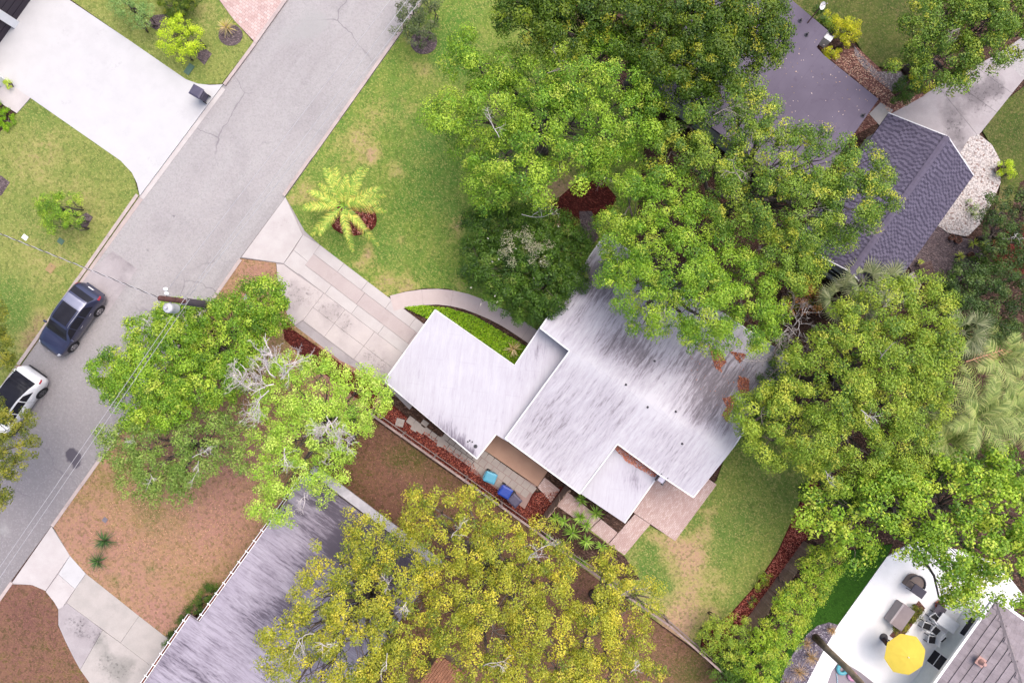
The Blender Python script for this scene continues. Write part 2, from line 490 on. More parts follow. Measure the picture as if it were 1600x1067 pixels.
ROAD_L = [(860, -580), (452, -10), (386, 84), (350, 132), (218, 306), (126, 437), (40, 560), (-40, 674), (-400, 1180)]
ROAD_R = [(1020, -505), (672, -10), (618, 66), (445, 309), (376, 402), (310, 497), (80, 821), (0, 931), (-240, 1270)]
sheet('road', ROAD_L + ROAD_R[::-1], 0.012, MT['asphalt'], skirt=0.02, res=0.4,
      attrs={'oil': blobs([(112, 710, 8, 2.2), (120, 721, 8, 2.0), (139, 681, 3, 1), (245, 327, 4, .7), (271, 337, 4, .7), (240, 337, 3, .7), (228, 370, 4, .6), (230, 392, 3, .6), (180, 415, 3, .6), (391, 309, 3, .8), (471, 11, 2, 1)]),
             'lower_left_tone': lambda x, y: max(0.0, min(0.95, ((y - x * 0.45) - 360) / 420.0)),
             'pale': blobs([(480, 45, 34, .6), (500, 30, 20, .4), (430, 60, 30, .4), (180, 430, 40, .25), (100, 600, 40, .2), (8, 825, 22, .5)])})
sheet('road_patch', [(176, 392), (214, 420), (166, 492), (128, 437)], 0.018, MT['concrete_grey'], skirt=0.004)
sheet('far_road', [(1560, 84), (1640, 30), (1700, 60), (1600, 124)], 0.022, MT['asphalt'], skirt=0.01)

for q in ([(-2200, -1800), (3800, -1800), (3800, -62), (-2200, -62)], [(-2200, 1142), (3800, 1142), (3800, 2900), (-2200, 2900)], [(-2200, -62), (-142, -62), (-142, 1142), (-2200, 1142)], [(1702, -62), (3800, -62), (3800, 1142), (1702, 1142)]):
    sheet('lawn', q, 0.006, MT['lawn_d'], skirt=0)

def kerb(name, pts, width, side, label_parent=None, z1=0.125):
    """row of kerb stones along a pixel polyline"""
    root = empty(name); root['kind'] = 'structure'
    for a, b in zip(pts[:-1], pts[1:]):
        A, B = W(*a), W(*b); L = (B - A).length; n = max(1, round(L / 3.0)); d = (B - A) / n
        nrm = Vector((-d.y, d.x, 0)).normalized() * side
        for i in range(n):
            p, q = A + d * i, A + d * (i + 1)
            g = d.normalized() * 0.008
            c = (p + q) / 2 + nrm * (width / 2 + random.uniform(-.012, .012))
            me = MB().box((0, 0, 0), (L / n - 0.016, width, z1)).data('kerb_stone', MT['kerb'])
            link('kerb_stone', me, None, root, loc=(c.x, c.y, z1 / 2 + 0.006), rot=(0, 0, math.atan2(d.y, d.x)))
    return root
random.seed(3)
kerb('kerb', [(700, -357), (452, -10), (397, 67), (349, 132)], 0.2, 1)
kerb('kerb', [(218, 306), (126, 437), (40, 560), (-40, 674), (-200, 899)], 0.2, -1)
kerb('kerb', [(860, -278), (672, -10), (618, 66), (446, 308)], 0.2, -1)
kerb('kerb', [(375, 404), (310, 497), (81, 820)], 0.2, 1)
kerb('kerb', [(18, 907), (-240, 1270)], 0.2, 1)
# gutter strip along the far kerb, broken concrete
sheet('gutter', [(346, 136), (352, 140), (224, 312), (217, 307)], 0.03, MT['concrete_pale'], skirt=0.02)
sheet('gutter', [(217, 308), (223, 312), (128, 442), (125, 438)], 0.024, MT['kerb'], skirt=0.012)

# ---- yards
dry_a = blobs([(70, 235, 60, .55), (40, 265, 40, .3), (150, 330, 45, .45), (60, 420, 70, .5), (110, 390, 40, .3), (45, 530, 30, 1.1), (60, 500, 18, .9), (120, 300, 30, .3), (20, 350, 40, .2)], -.02)
lush_a = blobs([(15, 460, 45, .9), (60, 170, 40, .5), (150, 225, 30, .4), (30, 500, 30, .7), (200, 300, 18, .5)])
sheet('lawn', [(48, 154), (190, 252), (207, 271), (217, 306), (126, 435), (40, 558), (-40, 672), (-140, 672), (-140, 206), (0, 206), (24, 180)], ZL, MT['lawn_a'], attrs={'dry': dry_a, 'lush': lush_a}, res=0.45)
sheet('lawn', [(108, -2), (200, 62), (290, 125), (310, 132), (346, 131), (396, 66), (365, 31), (340, -2), (300, -60), (110, -60)], ZL, MT['lawn_a'],
      attrs={'dry': blobs([(320, 20, 25, .55), (150, 25, 30, .2), (385, 60, 14, .3)], 0.05), 'lush': blobs([(345, 70, 30, .4), (240, 60, 30, .3)])}, res=0.45)
dry_b = blobs([(668, 108, 20, 1.0), (640, 105, 14, .5), (590, 175, 30, .65), (575, 240, 28, .9), (582, 245, 12, .6), (620, 270, 17, 1.0), (560, 205, 26, .6), (480, 300, 26, .9), (455, 312, 12, .8), (530, 225, 30, .5),
               (715, 350, 18, .8), (720, 345, 12, .5), (575, 405, 16, .8), (600, 440, 26, 1.0), (560, 415, 12, .9), (640, 450, 26, .9), (625, 373, 10, .8), (575, 390, 14, .7), (700, 380, 24, .4), (640, 60, 14, .7), (720, 440, 24, .6), (690, 140, 20, .5),
               (640, 170, 26, .4), (530, 260, 20, .4), (665, 390, 16, .4), (760, 300, 30, .5), (870, 300, 60, 1.1), (900, 340, 50, 1.2)], -.1)
lush_b = blobs([(700, 90, 40, 1.0), (715, 30, 30, .6), (690, 250, 60, .5), (640, 320, 50, .6), (540, 190, 22, .4), (690, 420, 40, .6), (780, 250, 50, .6), (520, 370, 24, .5), (530, 400, 20, .5), (615, 95, 14, .6)])
sheet('lawn', [(672, -12), (618, 66), (446, 308), (476, 361), (500, 383), (606, 464), (634, 455), (665, 450), (700, 451), (740, 464), (785, 490), (848, 528), (880, 520), (990, 380), (1010, 200), (900, 40), (840, -60), (700, -60)], ZL, MT['lawn_b'], attrs={'dry': dry_b, 'lush': lush_b}, res=0.4)
dry_s = blobs([(120, 830, 60, .5), (200, 880, 80, .5), (330, 830, 70, .5), (250, 960, 40, .8), (360, 790, 60, .5), (400, 430, 40, .6), (380, 700, 60, .9), (300, 690, 80, .5), (560, 600, 60, 1.1), (520, 560, 40, 1.1)], .45)
sheet('dry_yard', [(375, 404), (431, 411), (433, 440), (449, 495), (460, 509), (531, 563), (597, 596), (604, 640), (583, 655), (480, 742), (340, 934), (298, 966), (258, 994), (215, 961), (168, 923), (134, 896), (109, 868), (81, 820), (310, 497)], ZL, MT['soil'],
      attrs={'dry': dry_s, 'lush': blobs([(230, 800, 30, .4), (180, 905, 16, .6), (235, 890, 12, .7), (260, 815, 50, .35), (420, 440, 12, .5)])}, res=0.45)
sheet('dry_yard', [(16, 913), (50, 914), (71, 923), (84, 938), (90, 952), (90, 976), (102, 1002), (115, 1028), (140, 1067), (170, 1120), (-60, 1140), (-140, 1120)], ZL, MT['soil_dark'],
      attrs={'dry': blobs([(40, 960, 60, .4)], .75), 'lush': blobs([(55, 1010, 20, .4), (10, 990, 20, .4), (105, 1040, 16, .4)])}, res=0.5)
sheet('leafy_yard', [(583, 655), (700, 738), (850, 842), (1105, 1032), (1180, 1120), (640, 1140), (480, 752)], ZL, MT['soil_dark'],
      attrs={'dry': blobs([(600, 690, 40, .35), (620, 760, 40, .4), (900, 920, 40, .4), (1060, 1000, 50, .1)], .62), 'lush': blobs([(650, 715, 40, .65), (610, 715, 25, .5), (1080, 1050, 40, .8), (1020, 1040, 30, .5)])}, res=0.5)
dry_c = blobs([(1080, 890, 45, 1.0), (1075, 860, 30, .9), (1040, 850, 24, .8), (1100, 830, 20, .8), (1110, 800, 16, .8), (1065, 950, 40, 1.0), (1010, 930, 24, .5), (1020, 835, 14, .8), (1060, 985, 30, 1.2), (1130, 920, 24, .5), (1205, 735, 22, .9), (990, 900, 14, .4), (1110, 960, 22, .8), (1030, 1000, 40, .8), (940, 880, 40, 1.2), (980, 930, 20, .5)], -.12)
lush_c = blobs([(1180, 800, 60, .3), (1160, 860, 50, .3), (1040, 915, 22, .8), (1020, 860, 16, .7), (1010, 890, 24, .7), (1230, 720, 26, .4), (1110, 960, 12, .5), (1180, 720, 40, .5)])
sheet('lawn', [(1120, 750), (1160, 640), (1290, 640), (1272, 740), (1252, 780), (1215, 862), (1180, 915), (1140, 960), (1098, 990), (1092, 1018), (980, 938), (858, 850), (905, 812), (976, 866), (1010, 818), (1055, 843)], ZL, MT['lawn_c'], attrs={'dry': dry_c, 'lush': lush_c}, res=0.4)
sheet('lawn', [(1225, -40), (1238, 2), (1266, 24), (1300, 50), (1332, 55), (1348, 82), (1372, 104), (1412, 108), (1446, 80), (1480, -40)], ZL, MT['lawn_d'],
      attrs={'dry': blobs([(1250, 10, 20, .4), (1420, 40, 20, .7)], -.05), 'lush': blobs([(1390, 40, 40, .3)])}, res=0.5)
sheet('lawn', [(1640, 105), (1568, 160), (1536, 205), (1552, 232), (1566, 262), (1562, 300), (1552, 336), (1580, 330), (1594, 285), (1640, 260)], ZL, MT['lawn_d'], attrs={'dry': blobs([(1560, 310, 25, .8)], 0), 'lush': blobs([(1580, 200, 40, .6)])}, res=0.5)

# ---- mulch and gravel beds
sheet('mulch_bed', [(604, 625), (640, 655), (740, 720), (752, 706), (800, 742), (838, 770), (880, 760), (878, 770), (838, 828), (700, 733), (590, 652), (585, 646)], ZL + 0.02, MT['mulch'])
sheet('mulch_bed', [(552 + 36 * math.cos(a) * (1 + .08 * math.sin(3 * a)), 337 + 34 * math.sin(a) * (1 + .07 * math.cos(2 * a))) for a in [i * math.pi / 14 for i in range(28)]], ZL + 0.02, MT['mulch'])
sheet('mulch_bed', [(1268, 745), (1284, 760), (1262, 840), (1215, 925), (1166, 1005), (1118, 1022), (1096, 1008), (1098, 990), (1140, 960), (1180, 915), (1215, 862), (1250, 785)], ZL + 0.02, MT['mulch'])
sheet('mulch_bed', [(441, 500), (449, 503), (459, 516), (500, 544), (560, 588), (596, 606), (580, 640), (540, 610), (470, 555), (444, 530)], ZL + 0.014, MT['mulch'])
sheet('mulch_bed', [(830, 318), (870, 312), (900, 285), (940, 280), (965, 310), (940, 350), (915, 380), (905, 400), (890, 350), (850, 335)], ZL + 0.02, MT['mulch'])
sheet('mulch_bed', [(662 + 21 * math.cos(a), 66 + 19 * math.sin(a)) for a in [i * math.pi / 10 for i in range(20)]], ZL + 0.02, MT['mulch_grey'])
sheet('mulch_bed', [(905, 330), (925, 330), (935, 372), (924, 385), (908, 378)], ZL + 0.03, MT['mulch_grey'])
for q in ([(305, 88), (318, 74), (331, 84), (319, 102)], [(124, 340), (134, 332), (145, 339), (134, 358), (122, 352)], [(228, 38), (240, 24), (262, 22), (272, 36), (246, 48)], [(-20, 270), (2, 275), (15, 285), (2, 305), (-20, 312)]):
    sheet('mulch_bed', q, ZL + 0.02, MT['mulch_grey'])
sheet('mulch_bed', [(360 + 19 * math.cos(a), 55 + 17 * math.sin(a)) for a in [i * math.pi / 9 for i in range(18)]], ZL + 0.02, MT['mulch_grey'])
sheet('mulch_bed', [(1232, -4), (1262, 22), (1298, 80), (1340, 74), (1372, 104), (1400, 142), (1446, 148), (1392, 182), (1330, 215), (1312, 235), (1300, 232), (1376, 155), (1290, 88), (1240, 10)], ZL + 0.012, MT['mulch_pink'])
sheet('gravel_path', [(1335, 72), (1352, 92), (1372, 112), (1408, 112), (1420, 128), (1398, 146), (1370, 125), (1348, 104), (1336, 86)], ZL + 0.03, m_gravel('grey_gravel', alb(150, 136, 138), alb(178, 164, 164), alb(200, 190, 190), 10))
sheet('white_gravel', [(1500, 240), (1516, 214), (1530, 210), (1550, 226), (1563, 250), (1564, 285), (1550, 318), (1532, 350), (1512, 370), (1482, 364), (1464, 352), (1522, 274)], ZL + 0.03, m_gravel('white_gravel', alb(236, 222, 216), alb(246, 236, 232), alb(170, 140, 130), 9))
sheet('white_gravel', [(1428, 424), (1440, 446), (1426, 470), (1380, 480), (1398, 446)], ZL + 0.03, bpy.data.materials['white_gravel'])
sheet('sandy_bed', [(1462, 352), (1486, 368), (1520, 374), (1540, 400), (1520, 430), (1470, 448), (1432, 440), (1420, 415)], ZL + 0.016, MT['mulch_grey'])
sheet('mulch_bed', [(1552, 372), (1600, 350), (1640, 360), (1640, 430), (1580, 428), (1550, 402)], ZL + 0.014, MT['mulch'])

# ---- driveways (slabs are parts of their driveway)
def slab(parent, pts, z, mat, name='slab', gap=0.008, attrs=None):
    p = inset(pw(pts, z), gap)
    return sheet(name, p, z + random.uniform(-.003, .003), mat, parent, skirt=0.07, world_pts=True, attrs=attrs, res=0.5 if attrs else 0)

drive = sheet('driveway', [(108, 0), (200, 62), (290, 124), (309, 131), (328, 133), (348, 132), (218, 306), (214, 287), (206, 270), (188, 251), (47, 153), (20, 170), (-140, 60), (-140, -60), (66, -60)], ZL + 0.01, MT['white_concrete'], skirt=0.1)
walk_a = sheet('front_walk', [(47, 153), (26, 177), (-60, 124), (-30, 100)], ZL + 0.022, MT['concrete_pale'])
# main driveway
random.seed(5)
drv = sheet('driveway', [(446, 308), (476, 361), (501, 383), (662, 506), (700, 560), (640, 640), (597, 596), (531, 564), (460, 510), (447, 495), (433, 440), (431, 411), (376, 403)], 0.055, MT['concrete_grey'], skirt=0.05)
D0 = (500, 383); DA = (0.795, 0.606); DC = (-0.606, 0.795)
dp = lambda s, t: (D0[0] + DA[0] * s + DC[0] * t, D0[1] + DA[1] * s + DC[1] * t)
zS = ZL + 0.015
slab(drv, [(446, 308), (473, 367), (443, 412), (431, 410), (377, 402)], zS, MT['concrete_pale'])
slab(drv, [(473, 367), (500, 383), (481, 409), (459, 391)], zS, MT['concrete_pale'])
slab(drv, [(459, 391), (481, 409), (466, 429), (443, 412)], zS, MT['concrete_pale'])
for b0, b1, mt, step, off in ((0, 17, 'concrete_pale', 47, 0), (17, 39, 'concrete_pink', 101, 0), (39, 56, 'concrete_pale', 52, 0)):
    s = off
    while s < 215:
        e = min(s + step, 222)
        slab(drv, [dp(s, b0), dp(e, b0), dp(e, b1), dp(s, b1)], zS, MT[mt]); s = e
gr = blobs([(515, 490, 18, .45), (540, 505, 14, .4), (530, 480, 10, .35), (575, 555, 18, .45), (590, 575, 16, .35), (470, 465, 20, .5), (455, 450, 12, .4), (600, 590, 12, .4), (500, 540, 14, .2), (447, 480, 12, .5)], 0.02)
gat = {'grime': gr}
slab(drv, [(432, 413), (443, 413), (465, 430), dp(50, 56), dp(50, 108), (461, 508), (449, 494), (434, 438)], zS, MT['concrete'], attrs=gat)
for s0, s1 in ((50, 92), (92, 150), (150, 222)):
    slab(drv, [dp(s0, 56), dp(s1, 56), dp(s1, 84), dp(s0, 84)], zS, MT['concrete'], attrs=gat)
    slab(drv, [dp(s0, 84), dp(s1, 84), dp(s1, 110), dp(s0, 110)], zS, MT['concrete'], attrs=gat)
# curved front walk
wk = sheet('front_walk', [(607, 470), (640, 458), (680, 454), (722, 459), (762, 472), (806, 497), (852, 528), (840, 545), (796, 516), (756, 493), (716, 478), (680, 473), (646, 475), (628, 481)], ZL + 0.004, MT['concrete_grey'], skirt=0.02)
cl = [(612, 474), (636, 468), (660, 464.5), (684, 463.5), (706, 466), (728, 471), (748, 478.5), (768, 487), (786, 496), (804, 507), (822, 519), (842, 533), (866, 550)]
for i in range(0, len(cl) - 2, 2):
    P = [Vector(cl[k]) for k in (i, i + 1, i + 2)]
    def nrm(k):
        a, b = Vector(cl[max(k - 1, 0)]), Vector(cl[min(k + 1, len(cl) - 1)]); d = (b - a).normalized(); return Vector((-d.y, d.x))
    top = [Vector(cl[k]) - nrm(k) * 12.5 for k in (i, i + 1, i + 2)]; bot = [Vector(cl[k]) + nrm(k) * 12.5 for k in (i + 2, i + 1, i)]
    slab(wk, top + bot, ZL + 0.02, MT['path'])
# neighbour's driveway, lower left
d2 = sheet('driveway', [(80, 822), (109, 867), (134, 895), (168, 922), (215, 960), (262, 996), (300, 1040), (240, 1140), (170, 1120), (140, 1068), (115, 1029), (102, 1003), (90, 977), (90, 953), (71, 924), (17, 912)], 0.055, MT['concrete_grey'], skirt=0.05)
slab(d2, [(80, 822), (109, 868), (71, 923), (50, 914), (18, 911)], zS, MT['concrete_pale'])
slab(d2, [(109, 868), (134, 896), (117, 920), (91, 897)], zS, MT['white_concrete'])
slab(d2, [(91, 897), (117, 920), (98, 948), (91, 952), (84, 940), (71, 924)], zS, MT['concrete_pale'])
g2 = {'grime': blobs([(130, 985, 14, .45), (150, 1000, 14, .45), (165, 1030, 18, .4), (120, 970, 12, .5), (180, 1050, 20, .4), (195, 1040, 16, .4)], 0)}
slab(d2, [(134, 896), (168, 923), (217, 962), (188, 1004), (104, 942), (117, 920)], zS, MT['concrete_green'], attrs=g2)
slab(d2, [(217, 962), (262, 997), (300, 1050), (262, 1060), (188, 1004)], zS, MT['concrete_green'], attrs=g2)
slab(d2, [(104, 942), (146, 973), (160, 984), (125, 1046), (115, 1028), (102, 1002), (91, 977), (91, 953)], zS, MT['concrete_grey'], attrs=g2)
slab(d2, [(160, 984), (188, 1004), (262, 1060), (230, 1120), (160, 1110), (140, 1067), (125, 1046)], zS, MT['concrete_green'], attrs=g2)
# upper right driveway
d3 = sheet('driveway', [(1392, 178), (1442, 150), (1470, 132), (1560, 84), (1600, 124), (1568, 160), (1534, 206), (1498, 246)], 0.055, MT['concrete_grey'], skirt=0.05)
g3 = {'grime': blobs([(1530, 150, 30, .4), (1490, 190, 25, .4), (1560, 140, 16, .5), (1500, 220, 20, .3)], 0)}
for q in ([(1560, 84), (1600, 124), (1582, 146), (1524, 104)], [(1524, 104), (1582, 146), (1558, 176), (1494, 130), (1512, 110)], [(1470, 140), (1494, 130), (1558, 176), (1534, 206), (1528, 212)], [(1392, 178), (1440, 152), (1470, 140), (1528, 212), (1498, 246), (1460, 222)]):
    slab(d3, q, zS, MT['concrete_grey'], attrs=g3)
slab(d3, [(1358, 178), (1376, 160), (1396, 172), (1376, 198)], zS, MT['concrete_green'])

# ---- brick pavers, too small to pick apart one by one
def m_brick():
    m = Mat('pink_brick', 0.9, 0.2)
    c = m.mix(m.attr('tone'), alb(226, 192, 185), alb(250, 224, 217))
    c = m.mix(m.rng(m.noise(0.7, 4), 0.4, 0.75, 0, 0.4), c, alb(206, 174, 170))
    m.col(c); return m.m
MT['brick'] = m_brick()
MT['joint'] = plain('sand_joint', alb(190, 160, 153), 0.95, 0.1)

def paver_field(name, fields, bl, bw, z, ang, gap=0.012):
    root = empty(name); root['kind'] = 'structure'
    mb = MB(); tone = []
    ca, sa = math.cos(ang), math.sin(ang)
    for f in fields:
        cv = pw(f, z)
        us = [p.x * ca + p.y * sa for p in cv]; vs = [-p.x * sa + p.y * ca for p in cv]
        j = math.floor(min(vs) / bw)
        while j * bw < max(vs):
            i = math.floor(min(us) / bl) - 1
            while i * bl < max(us):
                o = 0.5 * bl if j % 2 else 0
                r = [(i * bl + o, j * bw), (i * bl + o + bl - gap, j * bw), (i * bl + o + bl - gap, j * bw + bw - gap), (i * bl + o, j * bw + bw - gap)]
                q = clip([(u * ca - v * sa, u * sa + v * ca) for u, v in r], cv)
                if len(q) > 2:
                    dz = random.uniform(-.004, .004); n0 = len(mb.v)
                    mb.prism(q, z - 0.04, z + dz); tone += [random.random()] * (len(mb.v) - n0)
                i += 1
            j += 1
        sheet('joint_sand', f, z - 0.012, MT['joint'], root, skirt=0.05)
    o = mb.build('paving_bricks', MT['brick'], root); o['kind'] = 'stuff'
    o.data.attributes.new('tone', 'FLOAT', 'POINT').data.foreach_set('value', tone)
    return root
random.seed(11)
A_V = math.atan2(V2.y, V2.x)
paver_field('brick_patio', [[(1120, 757), (1055, 845), (985, 797), (1050, 709)], [(992, 803), (1016, 819), (976, 867), (951, 850)], [(939, 811), (965, 832), (950, 849), (922, 827)], [(866, 787), (884, 766), (938, 810), (921, 826)]], 0.21, 0.105, ZL + 0.03, A_ROAD)
paver_field('brick_walk', [[(840, 761), (851, 746), (875, 765), (861, 785)]], 0.21, 0.105, ZL + 0.04, A_V)
paver_field('brick_driveway', [[(341, -2), (365, 31), (398, 66), (451, -8), (420, -60), (330, -60)]], 0.23, 0.17, ZL + 0.02, A_V)
sheet('mulch_bed', [(939, 811), (955, 795), (975, 818), (1000, 797), (994, 804), (966, 834)], ZL + 0.022, MT['ground'])

sheet('mulch_bed', [(862, 792), (920, 829), (976, 869), (1000, 905), (960, 906), (842, 830)], ZL + 0.022, MT['ground'])
# ---- stepping pavers of the side yard, one by one
MT['paver'] = m_concrete('paver_stone', alb(206, 194, 186), alb(190, 178, 172), alb(150, 138, 136), 0.5, 0.9)
MT['tan_slab'] = m_concrete('tan_slab', alb(222, 180, 156), alb(210, 168, 146), alb(178, 138, 122), 0.4, 0.8)
pv = sheet('paver_patio', [(735, 735), (752, 705), (838, 759), (820, 795)], ZL + 0.024, MT['joint'], skirt=0.02)
me_p = {}
ex, ey = Vector((0.8125, 0.583)), Vector((-0.583, 0.8125))
def paver(c, sx, sy, rz=0.0, dz=0.0):
    key = (round(sx, 2), round(sy, 2))
    if key not in me_p:
        me_p[key] = MB().box((0, 0, 0), (sx, sy, 0.06)).data('paver', MT['paver'])
    w = W(c[0], c[1], ZL)
    link('paver', me_p[key], None, pv, loc=(w.x, w.y, ZL + 0.012 + dz), rot=(random.uniform(-.01, .01), random.uniform(-.01, .01), A_V + rz))
random.seed(8)
for j in range(3):
    for i in range(17):
        if j == 0 and i > 8 or j == 1 and i > 13: continue
        if j == 2 and i < 2: continue
        c = Vector((836, 767)) - ex * (11.6 * i + 6 + (5 if j == 1 else 0)) + ey * (11.6 * j)
        paver(c, 0.425, 0.425, random.uniform(-.02, .02), random.uniform(-.004, .006))
for c, sx, sy, rz in (((625, 660), .5, .48, .35), ((642, 657), .44, .44, .02), ((651, 664), .44, .44, -.03), ((648, 668), .4, .4, .05), ((658, 671), .42, .42, .02), ((664, 661), .42, .3, 0), ((689, 690), .42, .6, .4)):
    paver(c, sx, sy, rz, 0.03)
sheet('patio_slab', [(776, 678), (856, 736), (840, 760), (757, 703)], ZL + 0.05, MT['tan_slab'], skirt=0.05)
# ================================================================== BUILDINGS
def fascia(parent, p2, z0, z1, w=0.07, mat=None, skip=()):
    n = len(p2)
    for i in range(n):
        if i in skip: continue
        a, b = p2[i], p2[(i + 1) % n]; d = (b - a).normalized(); nn = Vector((-d.y, d.x))
        za, zb = (z1(a.x, a.y), z1(b.x, b.y)) if callable(z1) else (z1, z1)
        A = Vector((*(a + nn * w * .1), za + 0.015)); B = Vector((*(b + nn * w * .1), zb + 0.015))
        MB().bar(A - Vector((0, 0, .1)), B - Vector((0, 0, .1)), w, 0.22).build('fascia', mat or MT['fascia'], parent)

def wall_ring(parent, p2, z1, mat, name='wall'):
    n = len(p2)
    mb = MB()
    inn = inset(p2, 0.2)
    for i in range(n):
        a, b, c, d = p2[i], p2[(i + 1) % n], inn[(i + 1) % n], inn[i]
        mb.prism([a, b, c, d], 0.02, z1)
    return mb.build(name, mat, parent)

def wall_opening(parent, a, b, t, wid, z0, z1, kind='window'):
    """window or door set on the outer face of wall a->b (ccw, outside on the right)"""
    d = (b - a).normalized(); out = Vector((d.y, -d.x)); c = a + (b - a) * t
    M = Matrix(((d.x, out.x, 0), (d.y, out.y, 0), (0, 0, 1)))
    zc = (z0 + z1) / 2; h = z1 - z0
    o = MB()
    at = lambda u, v, z: Vector((c.x + d.x * u + out.x * v, c.y + d.y * u + out.y * v, z))
    for u in (-wid / 2, wid / 2): o.box(at(u, 0.03, zc), (0.08, 0.1, h + 0.08), M=M)
    for z in (z0, z1): o.box(at(0, 0.03, z), (wid - 0.08, 0.1, 0.08), M=M)
    if kind == 'window': o.box(at(0, 0.03, zc), (wid - .08, 0.06, 0.05), M=M)
    fr = o.build(kind, MT['white'], parent)
    if kind == 'window':
        MB().box(at(0, 0.015, zc), (wid - 0.06, 0.02, h - 0.06), M=M).build('pane', MT['glass'], fr)
        MB().box(at(0, 0.08, z0 - 0.07), (wid + 0.2, 0.18, 0.05), M=M).build('sill', MT['fascia'], fr)
    else:
        MB().box(at(0, 0.02, zc), (wid - 0.06, 0.04, h - 0.04), M=M).build('door_leaf', MT['cream_wall'], fr)
        MB().box(at(wid * .35, 0.08, z0 + 1.0), (0.12, 0.06, 0.03), M=M).build('handle', MT['metal'], fr)
    return fr

def pipe_vent(parent, px, py, z, r=0.06, h=0.3, mat=None):
    w = W(px, py, z)
    o = MB().lathe([(r * 2.6, 0), (r * 1.3, 0.04), (r, 0.06), (r, h), (r * .7, h), (r * .7, h - .1)], (w.x, w.y, z), 12).build('vent_pipe', mat or MT['metal'], parent, smooth=False)
    return o

# ---------------------------------------------------------------- the white roofed house
house = empty('house', W(900, 620, 0)); house.location = (0, 0, 0)
tag(house, 'low house with a stained white coated roof in the middle of the photo', 'house')
zE = 3.0
C_PX = [(843, 513), (925, 395), (945, 366), (1236, 560), (1143, 692), (1081, 775), (1027, 739), (963, 692), (906, 771), (789, 685), (888, 548)]
c2 = pw(C_PX, zE)
ra, rb = W(888, 548, zE + .4), W(1180, 738, zE + .4)
rdir = (Vector((rb.x, rb.y)) - Vector((ra.x, ra.y))).normalized()
def zmain(x, y):
    p = Vector((x, y)) - Vector((ra.x, ra.y)); d = abs(p.x * rdir.y - p.y * rdir.x)
    zz = zE + 0.75 * max(0.0, 1 - d / 5.6)
    q = W(1046, 590, zE); q2 = W(906, 771, zE); e = Vector((q2.x - q.x, q2.y - q.y)).normalized()
    r = Vector((x - q.x, y - q.y)); d2 = abs(r.x * e.y - r.y * e.x)
    return zz + 0.06 * max(0, 1 - d2 / 2.0)
dirt_c = blobs([(880, 660, 90, .18), (970, 600, 90, .16), (1050, 700, 70, .14), (900, 560, 70, .12), (1090, 590, 45, .5), (1120, 630, 40, .55), (1085, 650, 30, .5), (1150, 590, 50, .6), (1180, 600, 40, .5), (1010, 560, 34, .55), (950, 450, 50, .75), (920, 440, 35, .6), (935, 420, 22, .6), (960, 540, 34, .55), (900, 490, 34, .3), (1000, 520, 40, .4), (900, 510, 30, .1), (870, 640, 60, .1), (850, 690, 40, .14), (960, 640, 30, .15),
               (1130, 670, 24, .4), (1060, 570, 30, .3), (940, 530, 20, .3), (1050, 650, 40, .15), (1050, 720, 30, .1), (910, 590, 30, .05), (1100, 550, 40, .4)], .0)
def ridge_clean(f):
    def g(px, py):
        d = abs((px - 888) * .545 - (py - 548) * .838); d2 = abs((px - 1046) * .79 + (py - 590) * .613)
        v = f(px, py)
        if px < 1150: v -= .42 * math.exp(-(d / 15) ** 2)
        if py > 590: v -= .25 * math.exp(-(d2 / 12) ** 2)
        return v
    return g
roof = sheet('roof', [tuple(PX(p.x, p.y, zE)) for p in c2], zE, MT['membrane'], house, zf=zmain, attrs={'dirt': ridge_clean(dirt_c)}, res=0.35, skirt=0.14, kind=None)
fascia(roof, c2, 0, zmain)
wall_c = inset(c2, 0.55)
wall_ring(house, wall_c, zE - 0.05, MT['cream_wall'])
for i, t, w_, k in ((0, .5, 1.6, 'window'), (3, .25, 1.6, 'window'), (3, .7, 1.8, 'window'), (4, .4, 1.5, 'window'), (5, .5, 1.8, 'window'), (8, .35, 1.2, 'window'), (8, .75, 1.6, 'window'), (2, .3, 1.6, 'window'), (2, .6, 1.6, 'window')):
    wall_opening(house, wall_c[i], wall_c[(i + 1) % len(wall_c)], t, w_, 0.95, 2.2, k)
zC = 2.62
A_PX = [(680, 484), (804, 571), (845, 510), (893, 545), (793, 690), (775, 679), (745, 717), (600, 595)]
a2 = pw(A_PX, zC)
dirt_a = blobs([(715, 690, 16, .9), (725, 705, 14, .9), (680, 655, 20, .45), (700, 670, 18, .5), (735, 712, 12, .7), (640, 625, 14, .25), (830, 560, 22, .35), (820, 590, 18, .3), (845, 545, 14, .4), (690, 560, 50, .02), (640, 590, 14, .1), (795, 590, 14, .2), (690, 500, 14, .3), (770, 640, 30, .15), (650, 560, 30, .12)], .08)
za_f = lambda x, y: zC + 0.10 * math.exp(-((x - W(720, 590, zC).x) ** 2 + (y - W(720, 590, zC).y) ** 2) / 9)
MT['membrane2'] = m_membrane('white_carport_coating', alb(235, 232, 241), alb(229, 225, 235), alb(196, 188, 202), alb(112, 100, 118), A_ROAD + .5, 0.6)
ro2 = sheet('carport_roof', A_PX, zC, MT['membrane2'], house, zf=za_f, attrs={'dirt': dirt_a}, res=0.4, skirt=0.14, kind=None)
fascia(ro2, a2, 0, zC, skip=(2, 3))
wall_ring(house, inset(pw([(690, 512), (800, 590), (840, 530), (870, 560), (792, 672), (744, 700), (622, 604)], zC), 0.25), zC - 0.1, MT['cream_wall'])
D_PX = [(964, 690), (1030, 741), (976, 817), (900, 766)]
dd2 = pw(D_PX, zC)
ro3 = sheet('porch_roof', D_PX, zC - .12, MT['membrane2'], house, attrs={'dirt': blobs([(985, 745, 18, .5), (1000, 760, 12, .5), (960, 740, 30, .05)], .08)}, res=0.4, skirt=0.14, kind=None)
fascia(ro3, pw(D_PX, zC - .12), 0, zC - .12, skip=(0, 3))
